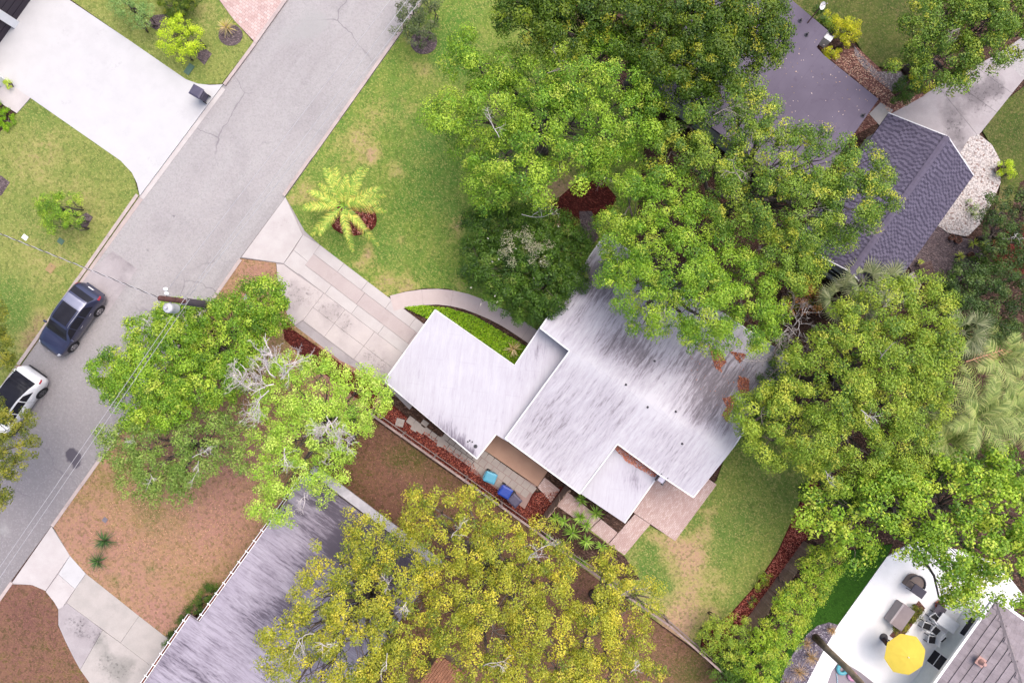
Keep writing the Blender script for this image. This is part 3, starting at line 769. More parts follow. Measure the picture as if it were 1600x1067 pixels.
wall_ring(house, inset(dd2, 0.35), zC - 0.2, MT['cream_wall'])
# ridge and valley strips of fresh coating
for px, py in ((1023, 564), (978, 601), (1056, 643), (1066, 693), (1012, 636)):
    w = W(px, py, 3.6); pipe_vent(roof, px, py, zmain(w.x, w.y), 0.028, 0.2, MT['dark_metal'])
pipe_vent(ro2, 743, 697, zC, 0.055, 0.2, MT['dark_metal'])
for px, py in ((734, 688), (738, 690), (731, 690)): pipe_vent(ro2, px, py, zC, 0.025, 0.15, MT['dark_metal'])
# downspout and eave light
# white roof-edge step between carport and main roof
# skylight box / evaporative unit on the eave corner
ac = empty('roof_unit', W(1033, 747, 3.05)); ac.rotation_euler.z = A_ROAD
tag(ac, 'small pale box with dark strapped ends on the porch roof corner', 'roof unit')
MB().box((0, 0, 0.12), (0.42, 0.36, 0.28)).build('case', plain('unit_case', alb(206, 202, 222), 0.5), ac, bevel=0.02)
for sx in (-1, 1): MB().box((0.0, sx * 0.215, 0.14), (0.6, 0.05, 0.34)).build('end_bracket', MT['dark_metal'], ac)

# ---------------------------------------------------------------- the neighbour's house, lower left
nb = empty('house'); tag(nb, 'neighbouring house with a streaked grey flat roof, lower left', 'house')
zN = 2.9
N_PX = [(478, 738), (684, 889), (520, 1112), (484, 1160), (200, 1160), (214, 1085), (296, 962), (311, 972)]
n2 = pw(N_PX, zN)
dirt_n = blobs([(470, 800, 26, .5), (540, 860, 40, .5), (330, 1010, 14, .5), (420, 930, 26, .3), (290, 1010, 12, .4), (360, 930, 20, -.25), (430, 960, 22, .5), (450, 945, 18, .5), (520, 790, 40, .9), (560, 830, 40, 1.0), (620, 860, 50, 1.1), (490, 870, 30, .3), (600, 900, 60, .8), (500, 760, 26, .7), (370, 960, 40, .0), (290, 1040, 30, .15), (340, 980, 20, -.2), (400, 1000, 40, .1), (480, 830, 20, .4), (520, 860, 30, .4), (260, 1035, 12, .5), (390, 900, 30, .1)], .08)
rn = sheet('roof', N_PX, zN, MT['membrane_purple'], nb, attrs={'dirt': dirt_n}, res=0.4, skirt=0.2, kind=None)
wall_ring(nb, inset(n2, 0.6), zN - .05, MT['cream_wall'])
# broad white edge strip facing the fence
e0, e1 = W(486, 733, zN), W(686, 884, zN)
dv = (e1 - e0).normalized(); nv = Vector((dv.y, -dv.x, 0))
st = MB()
MB().bar(e0 - nv * 0.1 + Vector((0, 0, 0.03)), e1 - nv * 0.1 + Vector((0, 0, 0.03)), 0.52, 0.10).build('roof_edge', plain('edge_white', alb(232, 226, 232), 0.6, var=.1), rn)
# gutter along the street side with hangers, full of leaves
def gutter(a, b, n):
    A, B = W(*a, zN), W(*b, zN); d = (B - A).normalized(); o = Vector((d.y, -d.x, 0))
    if o.dot(Vector((-1, 1, 0))) < 0: o = -o
    g = MB()
    for off in (0.03, 0.17): g.bar(A + o * off + Vector((0, 0, -.02)), B + o * off + Vector((0, 0, -.02)), 0.03, 0.13)
    g.bar(A + o * .1 - Vector((0, 0, .1)), B + o * .1 - Vector((0, 0, .1)), 0.14, 0.03)
    gg = g.build('gutter', MT['white'], rn)
    MB().bar(A + o * .1 - Vector((0, 0, .06)), B + o * .1 - Vector((0, 0, .06)), 0.10, 0.05).build('leaf_fill', plain('gutter_leaves', alb(150, 90, 66), 0.95, var=.3), gg)
    me = MB().bar(Vector((0, 0, 0)), o * 0.24, 0.05, 0.03).data('hanger', MT['white'])
    for i in range(n):
        p = A + (B - A) * ((i + .5) / n)
        link('hanger', me, None, gg, loc=p + Vector((0, 0, 0.06)))
gutter((312, 970), (478, 740), 14); gutter((214, 1083), (297, 962), 7)

# ---------------------------------------------------------------- dark flat roofed house, upper right
dk = empty('house'); tag(dk, 'house with a plain dark purple-grey flat roof, upper right', 'house')
zD = 2.9
K_PX = [(1372, 155), (1307, 247), (1260, 312), (1000, 120), (1170, -110), (1234, 0), (1262, 22), (1294, 48), (1279, 80)]
K_PX = [(1373, 155), (1262, 312), (1010, 122), (1172, -104), (1230, -6), (1294, 48), (1276, 74), (1288, 87)]
m = Mat('dark_roof_coating', 0.8, 0.3)
_n = m.noise(0.4, 4, .6); _v = m.node('ShaderNodeTexVoronoi', {'Vector': m.co(), 'Scale': 3.2})
_c = m.mix(m.rng(_n, .3, .7), alb(112, 102, 121), alb(127, 117, 136))
_c = m.mix(m.rng(_v.outputs['Distance'], 0.035, 0.06, .8, 0), _c, alb(176, 160, 170))
_c = m.mix(m.rng(m.noise(2.5, 4, .7), .58, .72, 0, .4), _c, alb(92, 78, 100))
_s = m.node('ShaderNodeTexBrick', {'Vector': m.co(-A_ROAD), 'Scale': 1.0, 'Mortar Size': 0.012, 'Brick Width': 4.1, 'Row Height': 0.95, 'Color1': (0, 0, 0, 1), 'Color2': (0, 0, 0, 1), 'Mortar': (1, 1, 1, 1)}).outputs['Color']
_c = m.mix(m.math('MULTIPLY', _s, .25), _c, alb(84, 72, 92))
m.col(_c); m.bump(_n, .1, .02)
k2 = pw(K_PX, zD)
rk = sheet('roof', K_PX, zD, m.m, dk, skirt=0.2, kind=None)
wall_ring(dk, inset(k2, 0.5), zD - .05, MT['cream_wall'])
for px, py in ((1218, 10), (1250, 33), (1218, 97), (1260, 55), (1348, 181)): pipe_vent(rk, px, py, zD, 0.05, 0.25, MT['dark_metal'])
# satellite dish on its mast
sd = empty('satellite_dish', W(1262, 36, zD)); tag(sd, 'small pale satellite dish on a brown mast at the dark roof edge', 'dish')
p0, p1 = Vector((0, 0, 0)), Vector((0.35, 0.5, 1.0))
MB().tube([p0, p1], 0.035, 8).build('mast', plain('rust', alb(120, 84, 80), .8), sd)
MB().lathe([(0.02, 0.0), (0.12, 0.02), (0.2, 0.07), (0.21, 0.08), (0.12, 0.04), (0.02, 0.02)], (0, 0, 0), 18).build('reflector', MT['fascia'], sd, loc=p1, rot=(0.5, 0.5, 0))
MB().tube([p1, p1 + Vector((.12, -.1, .45))], 0.02, 6).build('feed_arm', MT['metal'], sd)
# air conditioner beside the notch
au = empty('air_conditioner', W(1288, 64, 0.15)); au.rotation_euler.z = A_ROAD
tag(au, 'white air conditioning unit with a black fan by the dark roof', 'air conditioner')
MB().box((0, 0, .45), (0.8, 0.5, .9)).build('housing', MT['fascia'], au, bevel=.02)
MB().lathe([(0.2, 0), (0.21, .03), (0.05, .04)], (0.12, 0, .9), 16).build('fan', MT['black'], au)

# ---------------------------------------------------------------- shingled garage
gg = empty('garage'); tag(gg, 'gabled garage with blue-grey asphalt shingles beside white gravel', 'garage')
zG, zR = 2.7, 4.2
G_PX = [(1389, 177), (1521, 274), (1376, 478), (1246, 383)]
g2_ = [W(x, y, zG) for x, y in G_PX]          # roof eave corners
gU = (g2_[2] - g2_[1]); gL = gU.length; gU = gU.normalized(); gV = (g2_[1] - g2_[0]); gW_ = gV.length; gV = gV.normalized()
org = g2_[0]
m = Mat('asphalt_shingle', 0.95, 0.15)
_c = m.mix(m.attr('tone'), alb(80, 75, 93), alb(132, 125, 146))
_c = m.mix(m.rng(m.noise(18, 3, .8), .4, .7, 0, .4), _c, alb(112, 104, 130))
m.col(_c); m.bump(m.noise(40, 2, .8), .3, .01)
MT['shingle'] = m.m
hw = gW_ / 2; rise = zR - zG; sl = math.hypot(hw, rise)
mb = MB(); tone = []
random.seed(21)
ex_, row = 0.165, 0.0
deck = MB()
for side in (0, 1):
    e = org if side == 0 else org + gV * gW_
    up = (gV if side == 0 else -gV) * (hw / sl) + Vector((0, 0, rise / sl)); nrm_ = (gU.cross(up)); nrm_ = nrm_ if nrm_.z > 0 else -nrm_
    a, b = e, e + gU * gL
    deck.add([a, b, b + up * sl, a + up * sl, a - Vector((0, 0, .15)), b - Vector((0, 0, .15))], [(0, 1, 2, 3), (0, 1, 5, 4)])
    r = 0
    while r * ex_ < sl:
        x = -random.uniform(0, .5); k = random.choice((0, 1))
        while x < gL:
            w = (.115 if k % 2 else .15) * random.uniform(.65, 1.4); lift = .018 if k % 2 else .008
            x0, x1 = max(0, x), min(gL, x + w - .006)
            if x1 - x0 > .03:
                s0, s1 = r * ex_, min(sl, (r + 1) * ex_ + .03)
                P = lambda xx, ss, h: e + gU * xx + up * ss + nrm_ * h
                n0 = len(mb.v)
                mb.add([P(x0, s0, .002), P(x1, s0, .002), P(x1, s0, lift + .012), P(x0, s0, lift + .012), P(x1, s1, .004), P(x0, s1, .004)], [(0, 1, 2, 3), (3, 2, 4, 5)])
                t = (random.uniform(.0, .25) if k % 2 else random.uniform(.6, 1.0)); tone += [t] * 6
            x += w; k += 1
        r += 1
deck.build('roof_deck', MT['shingle'], gg)
so = mb.build('shingles', MT['shingle'], gg); so['kind'] = 'stuff'
so.data.attributes.new('tone', 'FLOAT', 'POINT').data.foreach_set('value', tone)
rm = org + gV * hw + Vector((0, 0, rise + .03))
me = MB().add([(-.15, -.17, -.045), (.16, -.17, -.045), (.16, 0, .02), (-.15, 0, .02), (.16, .17, -.045), (-.15, .17, -.045)], [(0, 1, 2, 3), (3, 2, 4, 5)]).data('ridge_shingle', plain('ridge_shingle', alb(124, 116, 136), .95, .1))
x = .16; ang = math.atan2(gU.y, gU.x)
while x < gL:
    link('ridge_shingle', me, None, gg, loc=rm + gU * x, rot=(0, -.03, ang)); x += .3
gw = ccw([Vector((p.x, p.y)) for p in (org + gU * .4 + gV * .45, org + gU * .4 + gV * (gW_ - .45), org + gU * (gL - .4) + gV * (gW_ - .45), org + gU * (gL - .4) + gV * .45)])
wall_ring(gg, gw, zG - .1, MT['cream_wall'])
for i in range(4):
    if i in (0, 2): wall_opening(gg, gw[i], gw[(i + 1) % 4], .5, 1.4, .9, 2.1)
for e, d in ((org, gV), (org + gU * gL, gV)):
    for sg in (0, 1):
        a = e + gV * (gW_ * sg); bpt = e + gV * hw + Vector((0, 0, rise))
        MB().bar(a - Vector((0, 0, .08)), bpt - Vector((0, 0, .08)), .05, .2).build('barge_board', MT['fascia'], gg)

# ---------------------------------------------------------------- tiled house by the pool deck
ph = empty('house'); tag(ph, 'house with grey flat concrete roof tiles beside the pool deck', 'house')
zP = 3.0
cr = W(1555, 938, zP)                                   # eave corner
ea, eb = Vector((-U2.x, -U2.y, 0)), Vector((V2.x, V2.y, 0))
pit = math.tan(R(20))
MT['tile'] = m_wood('roof_tile', alb(176, 164, 170), alb(190, 178, 184))
MT['tile'].name = 'roof_tile'
deckm = plain('tile_underlay', (0.03, 0.028, 0.034, 1), .9)
def roofpt(a, b):   # distance along each eave axis
    return cr + ea * a + eb * b
LA, LB, DEP = 13.0, 9.0, 5.0
dk2 = MB()
for e, q, L in ((ea, eb, LA), (eb, ea, LB)):
    ap = cr + (e + q) * DEP + Vector((0, 0, DEP * pit))
    dk2.add([cr, cr + e * L, cr + e * L + q * DEP + Vector((0, 0, DEP * pit)), ap], [(0, 1, 2, 3)])
rt = dk2.build('roof', deckm, ph)
random.seed(2)
tw, th = 0.36, 0.42
tl = math.hypot(th, th * pit)
me_t = MB().add([(0, 0, .012), (tw - .006, 0, .012), (tw - .006, 0, .07), (0, 0, .07), (tw - .006, tl - .005, .012), (0, tl - .005, .012)], [(0, 1, 2, 3), (3, 2, 4, 5), (0, 3, 5), (1, 4, 2)]).data('tile', MT['tile'])
cnt = 0
for pl, (e, q) in enumerate(((ea, eb), (eb, ea))):
    up = (q + Vector((0, 0, pit))).normalized(); nn = e.cross(up); sgn = 1 if nn.z > 0 else -1
    xa = e * sgn
    nn = xa.cross(up)
    M = Matrix((xa, up, nn)).transposed().to_4x4()
    for r in range(11):
        for k in range(40):
            a = k * tw + (tw / 2 if r % 2 else 0)
            if a < r * th - 0.1: continue
            p = cr + e * (a + (tw if sgn < 0 else 0)) + q * (r * th) + Vector((0, 0, r * th * pit))
            x_, y_ = PX(p.x, p.y, p.z)
            if x_ > 1625 or y_ > 1095: continue
            o = link('tile', me_t, None, rt); o.matrix_world = Matrix.Translation(p) @ M; cnt += 1
mh = MB().add([(0, -.13, -.05), (.42, -.13, -.05), (.42, 0, .05), (0, 0, .07), (.42, .13, -.05), (0, .13, -.05)], [(0, 1, 2, 3), (3, 2, 4, 5)]).data('hip_tile', plain('hip_tile', alb(176, 164, 168), .9))
hd = (ea + eb + Vector((0, 0, pit))); hd = hd / 1.0; hl = hd.length
for i in range(15):
    o = link('hip_tile', mh, None, rt)
    X = hd.normalized(); Y = Vector((0, 0, 1)).cross(X).normalized(); Z = X.cross(Y)
    o.matrix_world = Matrix.Translation(cr + X * (i * .4) + Vector((0, 0, .06))) @ Matrix((X, Y, Z)).transposed().to_4x4()
for e, q, L in ((ea, eb, LA), (eb, ea, LB)):
    MB().bar(cr - q * .08 - e * .12 - Vector((0, 0, .03)), cr - q * .08 + e * L - Vector((0, 0, .03)), .17, .16).build('gutter', MT['white'], rt)
vv = roofpt(0, 0); wv = W(1532, 1033, 3.6)
MB().box((wv.x, wv.y, 3.62), (.5, .5, .06), A_ROAD).lathe([(.17, 0), (.15, .12), (.1, .3), (.1, .36), (.03, .37)], (wv.x, wv.y, 3.64), 14).build('roof_vent', plain('vent_pink', alb(226, 178, 168), .7), rt)
OV = 1.05
wl = ccw([Vector((p.x, p.y)) for p in (cr + (ea + eb) * OV, cr + ea * LA + eb * OV, cr + ea * LA + eb * 6, cr + ea * OV + eb * 6)])
wall_ring(ph, wl, zP + .3, plain('pale_green_wall', (.7, .72, .69, 1), .8, .2, var=.04))
# soffit
MB().prism(ccw([Vector((p.x, p.y)) for p in (cr, cr + ea * LA, cr + ea * LA + eb * OV, cr + (ea + eb) * OV)]), zP - .12, zP - .08).build('soffit', MT['white'], ph)
def on_wall(px, py, z):
    w = W(px, py, z); o = cr + eb * OV; t = (w - o).dot(ea); return o + ea * t
def lite_door(name, px, py, wid, n, z0=0.08, z1=2.1):
    c = on_wall(px, py, z0); M = Matrix((ea, -eb, Vector((0, 0, 1)))).transposed()
    at = lambda u, v, z: Vector((c.x, c.y, 0)) + ea * u - eb * v + Vector((0, 0, z))
    fr = MB().box(at(0, .02, (z0 + z1) / 2), (wid, .04, z1 - z0), M=M).build(name, MT['white'], ph)
    hh = (z1 - z0 - .1) / n
    for i in range(n):
        MB().box(at(0, .045, z0 + .05 + hh * (i + .5)), (wid - .12, .02, hh - .09), M=M).build('pane', MT['glass'], fr)
lite_door('door', 1447, 1018, 0.95, 3); lite_door('window', 1487, 961, 1.3, 2, .9, 2.2)

# ---------------------------------------------------------------- garage house, upper left corner
gh = empty('house'); tag(gh, 'white house corner with dark garage doors, upper left', 'house')
b0 = W(46, 0, 0.1); b0 = Vector((b0.x, b0.y)); uu, vv2 = Vector(U2), Vector(V2)
wl = ccw([b0 + uu * 5, b0 - uu * 7, b0 - uu * 7 - vv2 * 9, b0 + uu * 5 - vv2 * 9])
wall_ring(gh, wl, 2.9, MT['white'])
me = MB()
m = Mat('garage_door_panel', .5, .4); m.col(m.mix(m.noise(1.2, 3), alb(58, 48, 62), alb(74, 62, 78)))
def gdoor(s0, s1):
    d = MB().bar(Vector((*(b0 + uu * s0 + vv2 * .02), 1.2)), Vector((*(b0 + uu * s1 + vv2 * .02), 1.2)), .06, 2.3).build('garage_door', m.m, gh)
    for k in range(5):
        z = .3 + k * .45
        MB().bar(Vector((*(b0 + uu * (s0 + .05) + vv2 * .06), z)), Vector((*(b0 + uu * (s1 - .05) + vv2 * .06), z)), .03, .40).build('door_panel', m.m, d)
gdoor(-1.5, 3.4)
gdoor(-6.2, -1.95)
MB().bar(Vector((*(b0 - uu * 1.72 + vv2 * .12), 0.1)), Vector((*(b0 - uu * 1.72 + vv2 * .12), 2.9)), .36, .5, up=Vector((*uu, 0))).build('pillar', MT['white'], gh)
MB().prism(ccw([b0 + uu * 5.4 + vv2 * -.05, b0 - uu * 7.2 - vv2 * .05, b0 - uu * 7.2 - vv2 * 9.4, b0 + uu * 5.4 - vv2 * 9.4]), 2.9, 3.1).build('roof', MT['membrane_purple'], gh)
wq = W(0, 124, .1)
MB().box((wq.x - .1, wq.y, 1.4), (.9, .5, 2.7), A_V).build('pillar', MT['white'], gh)

# ---------------------------------------------------------------- little shed roof among the yellow trees
sh = empty('shed', W(690, 1062, 2.3), A_ROAD); sh.location.z = .1
tag(sh, 'small shed with a ribbed terracotta roof under the yellow trees, bottom edge', 'shed')
tm = plain('terracotta_sheet', alb(212, 152, 120), .8, .2, var=.15)
MB().box((0, 0, 1.05), (1.9, 1.6, 2.1)).build('wall', MT['fence_brown'], sh)
me = MB().tube([(-1.1, 0, 2.28), (1.1, 0, 2.16)], .06, 6).data('roof_rib', tm)
rs = MB().bar((-1.1, 0, 2.24), (1.1, 0, 2.12), 1.9, .05).build('roof', tm, sh)
for i in range(12): link('roof_rib', me, None, rs, loc=(0, -.88 + i * .16, 0))
# ================================================================== VEGETATION
RNG = np.random.default_rng(7)
def unit(n, zmin=-1.0):
    v = RNG.normal(size=(n * 3 + 16, 3)); v /= np.linalg.norm(v, axis=1)[:, None]
    v = v[v[:, 2] > zmin]
    while len(v) < n:
        w = RNG.normal(size=(n, 3)); w /= np.linalg.norm(w, axis=1)[:, None]; v = np.vstack([v, w[w[:, 2] > zmin]])
    return v[:n]

def leaf_mesh(name, pos, nrm, size, col, parent, aspect=0.55, fold=0.12, kind=None, tan=None):
    n = len(pos)
    t = RNG.normal(size=(n, 3)) if tan is None else tan
    nrm = nrm / np.maximum(1e-6, np.linalg.norm(nrm, axis=1))[:, None]
    t = t - nrm * (t * nrm).sum(1)[:, None]; t /= np.maximum(1e-6, np.linalg.norm(t, axis=1))[:, None]
    b = np.cross(nrm, t)
    L = size[:, None] * 0.5; Wd = L * aspect
    v = np.empty((n, 4, 3), np.float32)
    v[:, 0] = pos - t * L; v[:, 1] = pos + b * Wd - nrm * L * fold + t * L * .1
    v[:, 2] = pos + t * L - nrm * L * fold * 1.5; v[:, 3] = pos - b * Wd - nrm * L * fold + t * L * .1
    me = bpy.data.meshes.new(name)
    me.vertices.add(n * 4); me.loops.add(n * 4); me.polygons.add(n)
    me.vertices.foreach_set('co', v.reshape(-1))
    me.loops.foreach_set('vertex_index', np.arange(n * 4, dtype=np.int32))
    me.polygons.foreach_set('loop_start', np.arange(0, n * 4, 4, dtype=np.int32))
    me.polygons.foreach_set('loop_total', np.full(n, 4, np.int32))
    me.update(calc_edges=True)
    at = me.attributes.new('leafcol', 'FLOAT_COLOR', 'POINT')
    c4 = np.ones((n, 4), np.float32); c4[:, :3] = col
    at.data.foreach_set('color', np.repeat(c4, 4, axis=0).reshape(-1))
    o = link(name, me, MT['leaf'], parent)
    if kind: o['kind'] = kind
    return o

KL = 2.05
def pal(*cs):
    return np.array([[min(.7, x * KALB * KL) for x in srgb(*c)] for c in cs])
PAL = {
    'oak': pal((108, 146, 36), (136, 168, 46), (166, 190, 62), (82, 120, 32), (196, 202, 84)),
    'oak2': pal((94, 124, 38), (118, 144, 46), (148, 166, 58), (70, 100, 32), (204, 198, 66)),
    'dark': pal((70, 96, 20), (84, 108, 22), (112, 130, 28), (54, 80, 20), (176, 172, 44)),
    'magnolia': pal((62, 92, 24), (76, 108, 28), (92, 122, 36), (48, 76, 22), (126, 138, 60)),
    'yellow': pal((144, 150, 44), (168, 168, 52), (194, 184, 60), (106, 122, 36), (212, 196, 72)),
    'lime': pal((152, 186, 62), (172, 200, 74), (190, 210, 96), (130, 168, 54), (204, 216, 116)),
    'olive': pal((124, 150, 46), (146, 166, 54), (170, 182, 64), (94, 124, 40), (196, 190, 76)),
    'olive_dark': pal((100, 110, 32), (122, 128, 40), (146, 144, 46), (76, 90, 28), (168, 160, 56)),
    'sparse': pal((112, 140, 58), (130, 156, 68), (152, 172, 84), (92, 120, 48), (170, 182, 100)),
    'bright': pal((122, 156, 42), (148, 176, 50), (178, 194, 66), (92, 128, 38), (200, 204, 84)),
    'hedge': pal((130, 162, 40), (154, 180, 50), (178, 188, 62), (98, 132, 38), (196, 196, 80)),
    'grey': pal((84, 100, 60), (98, 112, 70), (114, 124, 82), (70, 84, 52), (128, 120, 96)),
    'yellowgreen': pal((180, 204, 36), (196, 214, 50), (166, 192, 32), (150, 178, 32), (210, 218, 76)),
    'ground': pal((116, 160, 14), (134, 176, 20), (148, 184, 28), (100, 144, 14), (160, 190, 44)),
    'jungle': pal((58, 82, 34), (72, 96, 40), (86, 110, 46), (46, 68, 28), (110, 126, 58)),
    'yellowbush': pal((172, 178, 24), (192, 192, 34), (208, 202, 40), (140, 156, 26), (216, 206, 66)),
    'sage': pal((122, 156, 84), (138, 168, 92), (152, 176, 104), (104, 138, 72), (164, 182, 116)),
    'moss': pal((150, 150, 120), (164, 160, 132), (172, 166, 140), (132, 134, 104), (182, 172, 150)),
}

def lobes_w(lobes, z):
    out = []
    for l in lobes:
        px, py, r = l[:3]; zz = z + (l[3] if len(l) > 3 else 0.0)
        rw = r * (H - zz) / FPX
        c = W(px, py, zz)
        out.append((np.array([c.x, c.y, c.z - rw * .1]), rw))
    return out

def foliage(name, LW, parent, palette, leaf=.17, clump=.55, dens=1.0, lai=2.6, flat=.85, up=.34, kind=None, floor=None, aspect=.55, inner=.3, tip=.07):
    """leaves gathered in clumps over the shells of the crown's lobes"""
    leaf = leaf * .7
    cs = PAL[palette]
    P, Nn, S, Cc = [], [], [], []
    cen = np.array([l[0] for l in LW]); rad = np.array([l[1] for l in LW])
    cps, cdir, crad = [], [], []
    for i, (c, r) in enumerate(LW):
        nc = max(3, int(dens * 2.1 * r * r / clump ** 2))
        d = unit(nc, -.15)
        k = RNG.uniform(.72, 1.04, nc)[:, None]
        p = c + d * np.array([r, r, r * flat]) * k
        ni = int(nc * inner)
        if ni:
            d2 = unit(ni, -.5); p2 = c + d2 * np.array([r, r, r * flat]) * RNG.uniform(.25, .7, ni)[:, None]
            p = np.vstack([p, p2]); d = np.vstack([d, d2])
        if len(LW) > 1:
            q = (p[:, None, :] - cen[None]) / np.stack([rad, rad, rad * flat], 1)[None]
            dd = (q ** 2).sum(2); dd[:, i] = 9
            keep = dd.min(1) > .5
            p, d = p[keep], d[keep]
        cps.append(p); cdir.append(d)
    cps = np.vstack(cps); cdir = np.vstack(cdir)
    if floor is not None: cps[:, 2] = np.maximum(cps[:, 2], floor)
    nC = len(cps)
    crad = clump * RNG.uniform(.6, 1.25, nC)
    nl = np.maximum(6, (lai * 8.0 * crad ** 2 / leaf ** 2 * .55).astype(int))
    idx = np.repeat(np.arange(nC), nl); n = len(idx)
    d = unit(n, -.55)
    rr = (.25 + .75 * RNG.random(n) ** .55)
    stretch = cdir[idx] * .35
    pos = cps[idx] + (d * np.array([1, 1, .7]) + stretch * RNG.random(n)[:, None]) * (crad[idx] * rr)[:, None]
    nrm = d * .75 + np.array([0, 0, up]) + RNG.normal(size=(n, 3)) * .4 + cdir[idx] * .3
    size = leaf * RNG.uniform(.65, 1.3, n)
    w = RNG.random(nC); base = np.where((w < .42)[:, None], cs[0], np.where((w < .7)[:, None], cs[1], np.where((w < .84)[:, None], cs[3], cs[2])))
    base = base * RNG.uniform(.85, 1.15, nC)[:, None]
    col = base[idx]
    j = RNG.random(n)
    col = np.where((j < .25)[:, None], cs[RNG.integers(0, 4, n)], col)
    td = unit(nC, .1); has = RNG.random(nC) < tip * 3.2
    young = has[idx] & ((d * td[idx]).sum(1) > .55) & (RNG.random(n) < .8)
    col = np.where(young[:, None], cs[4] * .55 + col * .45, col)
    col = col * RNG.uniform(.84, 1.14, n)[:, None]
    return leaf_mesh(name, pos, nrm, size, np.clip(col, 0, .8), parent, aspect, kind=kind), cps

def tubes(name, paths, mat, parent, n=5):
    mb = MB()
    for pts, r in paths: mb.tube(pts, r, n, cap=True)
    return mb.build(name, mat, parent, smooth=True)

def wob(a, b, k=4, amp=.12):
    a, b = Vector(a), Vector(b); L = (b - a).length
    out = []
    for i in range(k + 1):
        t = i / k; p = a.lerp(b, t)
        if 0 < i < k: p += Vector((random.uniform(-1, 1), random.uniform(-1, 1), random.uniform(-.5, .5))) * L * amp
        out.append(p)
    return out

def skeleton(root, LW, cps, r0, mat=None, twigs=.5, base_z=0.1, at=None):
    """trunk (one mesh) and branches (one mesh) reaching into every lobe"""
    cen = sum((l[0] * l[1] ** 2 for l in LW)) / sum(l[1] ** 2 for l in LW)
    zt = min(l[0][2] for l in LW)
    base = Vector((cen[0], cen[1], base_z)); fork = Vector((cen[0] + random.uniform(-.3, .3), cen[1] + random.uniform(-.3, .3), max(.5, zt * .45)))
    if at is not None:
        g = W(at[0], at[1], base_z); base = Vector((g.x, g.y, base_z)); fork = base.lerp(Vector((cen[0], cen[1], fork.z)), .35); fork.z = max(.5, zt * .5)
    tr = wob(base, fork, 4, .03)
    tubes('trunk', [(tr, [r0 * 1.35, r0 * 1.05, r0, r0 * .95, r0 * .9]), ], mat or MT['bark'], root, 9)
    br = []
    for c, r in LW:
        end = Vector(c) + Vector((0, 0, -r * .1))
        p = wob(fork, end, 5, .06); rr = r0 * .62
        br.append((p, [rr * .95, rr * .8, rr * .62, rr * .5, rr * .38, rr * .24]))
        near = [q for q in cps if np.linalg.norm((q - c)) < r * 1.15]
        random.shuffle(near)
        for q in near[:int(len(near) * twigs)]:
            st = p[random.choice((3, 4, 5))]
            br.append((wob(st, q, 3, .08), [rr * .2, rr * .15, rr * .1, .012]))
    tubes('branches', br, mat or MT['bark'], root, 4)
    return base

def tree(name, label, lobes, z, palette, r0=.2, group=None, bare=(), cat='tree', twigs=.25, mat=None, seed=None, at=None, **kw):
    if seed is not None: random.seed(seed)
    LW = lobes_w(lobes, z)
    cen = sum((l[0] * l[1] ** 2 for l in LW)) / sum(l[1] ** 2 for l in LW)
    root = empty(name); tag(root, label, cat, group)
    _, cps = foliage('crown', LW, root, palette, **kw)
    skeleton(root, LW, cps, r0, mat, twigs, at=at)
    for b in bare: bare_branch(root, *b)
    return root

def fractal(p, d, L, r, depth, out, spread=.6, tort=.25):
    pts = [p]; q = p; dd = d.normalized()
    for i in range(4):
        dd = (dd + Vector((random.uniform(-1, 1), random.uniform(-1, 1), random.uniform(-.6, .8))) * tort).normalized()
        q = q + dd * (L / 4); pts.append(q)
    out.append((pts, [r, r * .85, r * .7, r * .58, r * .45]))
    if depth:
        for k in range(random.choice((3, 3, 4))):
            s = pts[random.choice((1, 2, 3, 4))]
            nd = (dd + Vector((random.uniform(-1, 1), random.uniform(-1, 1), random.uniform(-.5, .6))) * spread).normalized()
            fractal(s, nd, L * random.uniform(.45, .8), r * .6, depth - 1, out, spread, tort)

def bare_branch(root, px, py, z, dx, dy, L, r=.06, depth=3, mat=None, name='bare_branch'):
    """dead branch starting at a pixel, growing in pixel direction dx,dy"""
    out = []; w = W(px, py, z)
    fractal(w, Vector((dx, -dy, .25)), L * .62, r * .5, depth, out, 1.0, .35)
    return tubes(name, out, mat or MT['bark_pale'], root, 4)

def bush(name, label, lobes, z, palette, group=None, cat='bush', stems=True, **kw):
    LW = lobes_w(lobes, z); root = empty(name); tag(root, label, cat, group)
    kw.setdefault('leaf', .12); kw.setdefault('clump', .3); kw.setdefault('floor', .15)
    _, cps = foliage('foliage', LW, root, palette, **kw)
    paths = []
    for c, r in LW:
        for k in range(3):
            q = cps[random.randrange(len(cps))]
            b = Vector((c[0] + random.uniform(-.1, .1), c[1] + random.uniform(-.1, .1), .1))
            paths.append((wob(b, Vector((c[0], c[1], c[2])) + Vector((random.uniform(-1, 1), random.uniform(-1, 1), random.uniform(0, .8))) * r * .6, 3, .08), [.04, .03, .02, .012]))
    tubes('stems', paths, MT['bark'], root, 5)['kind'] = 'stuff'
    return root

BM, BP = MT['bark_mid'], MT['bark_pale']
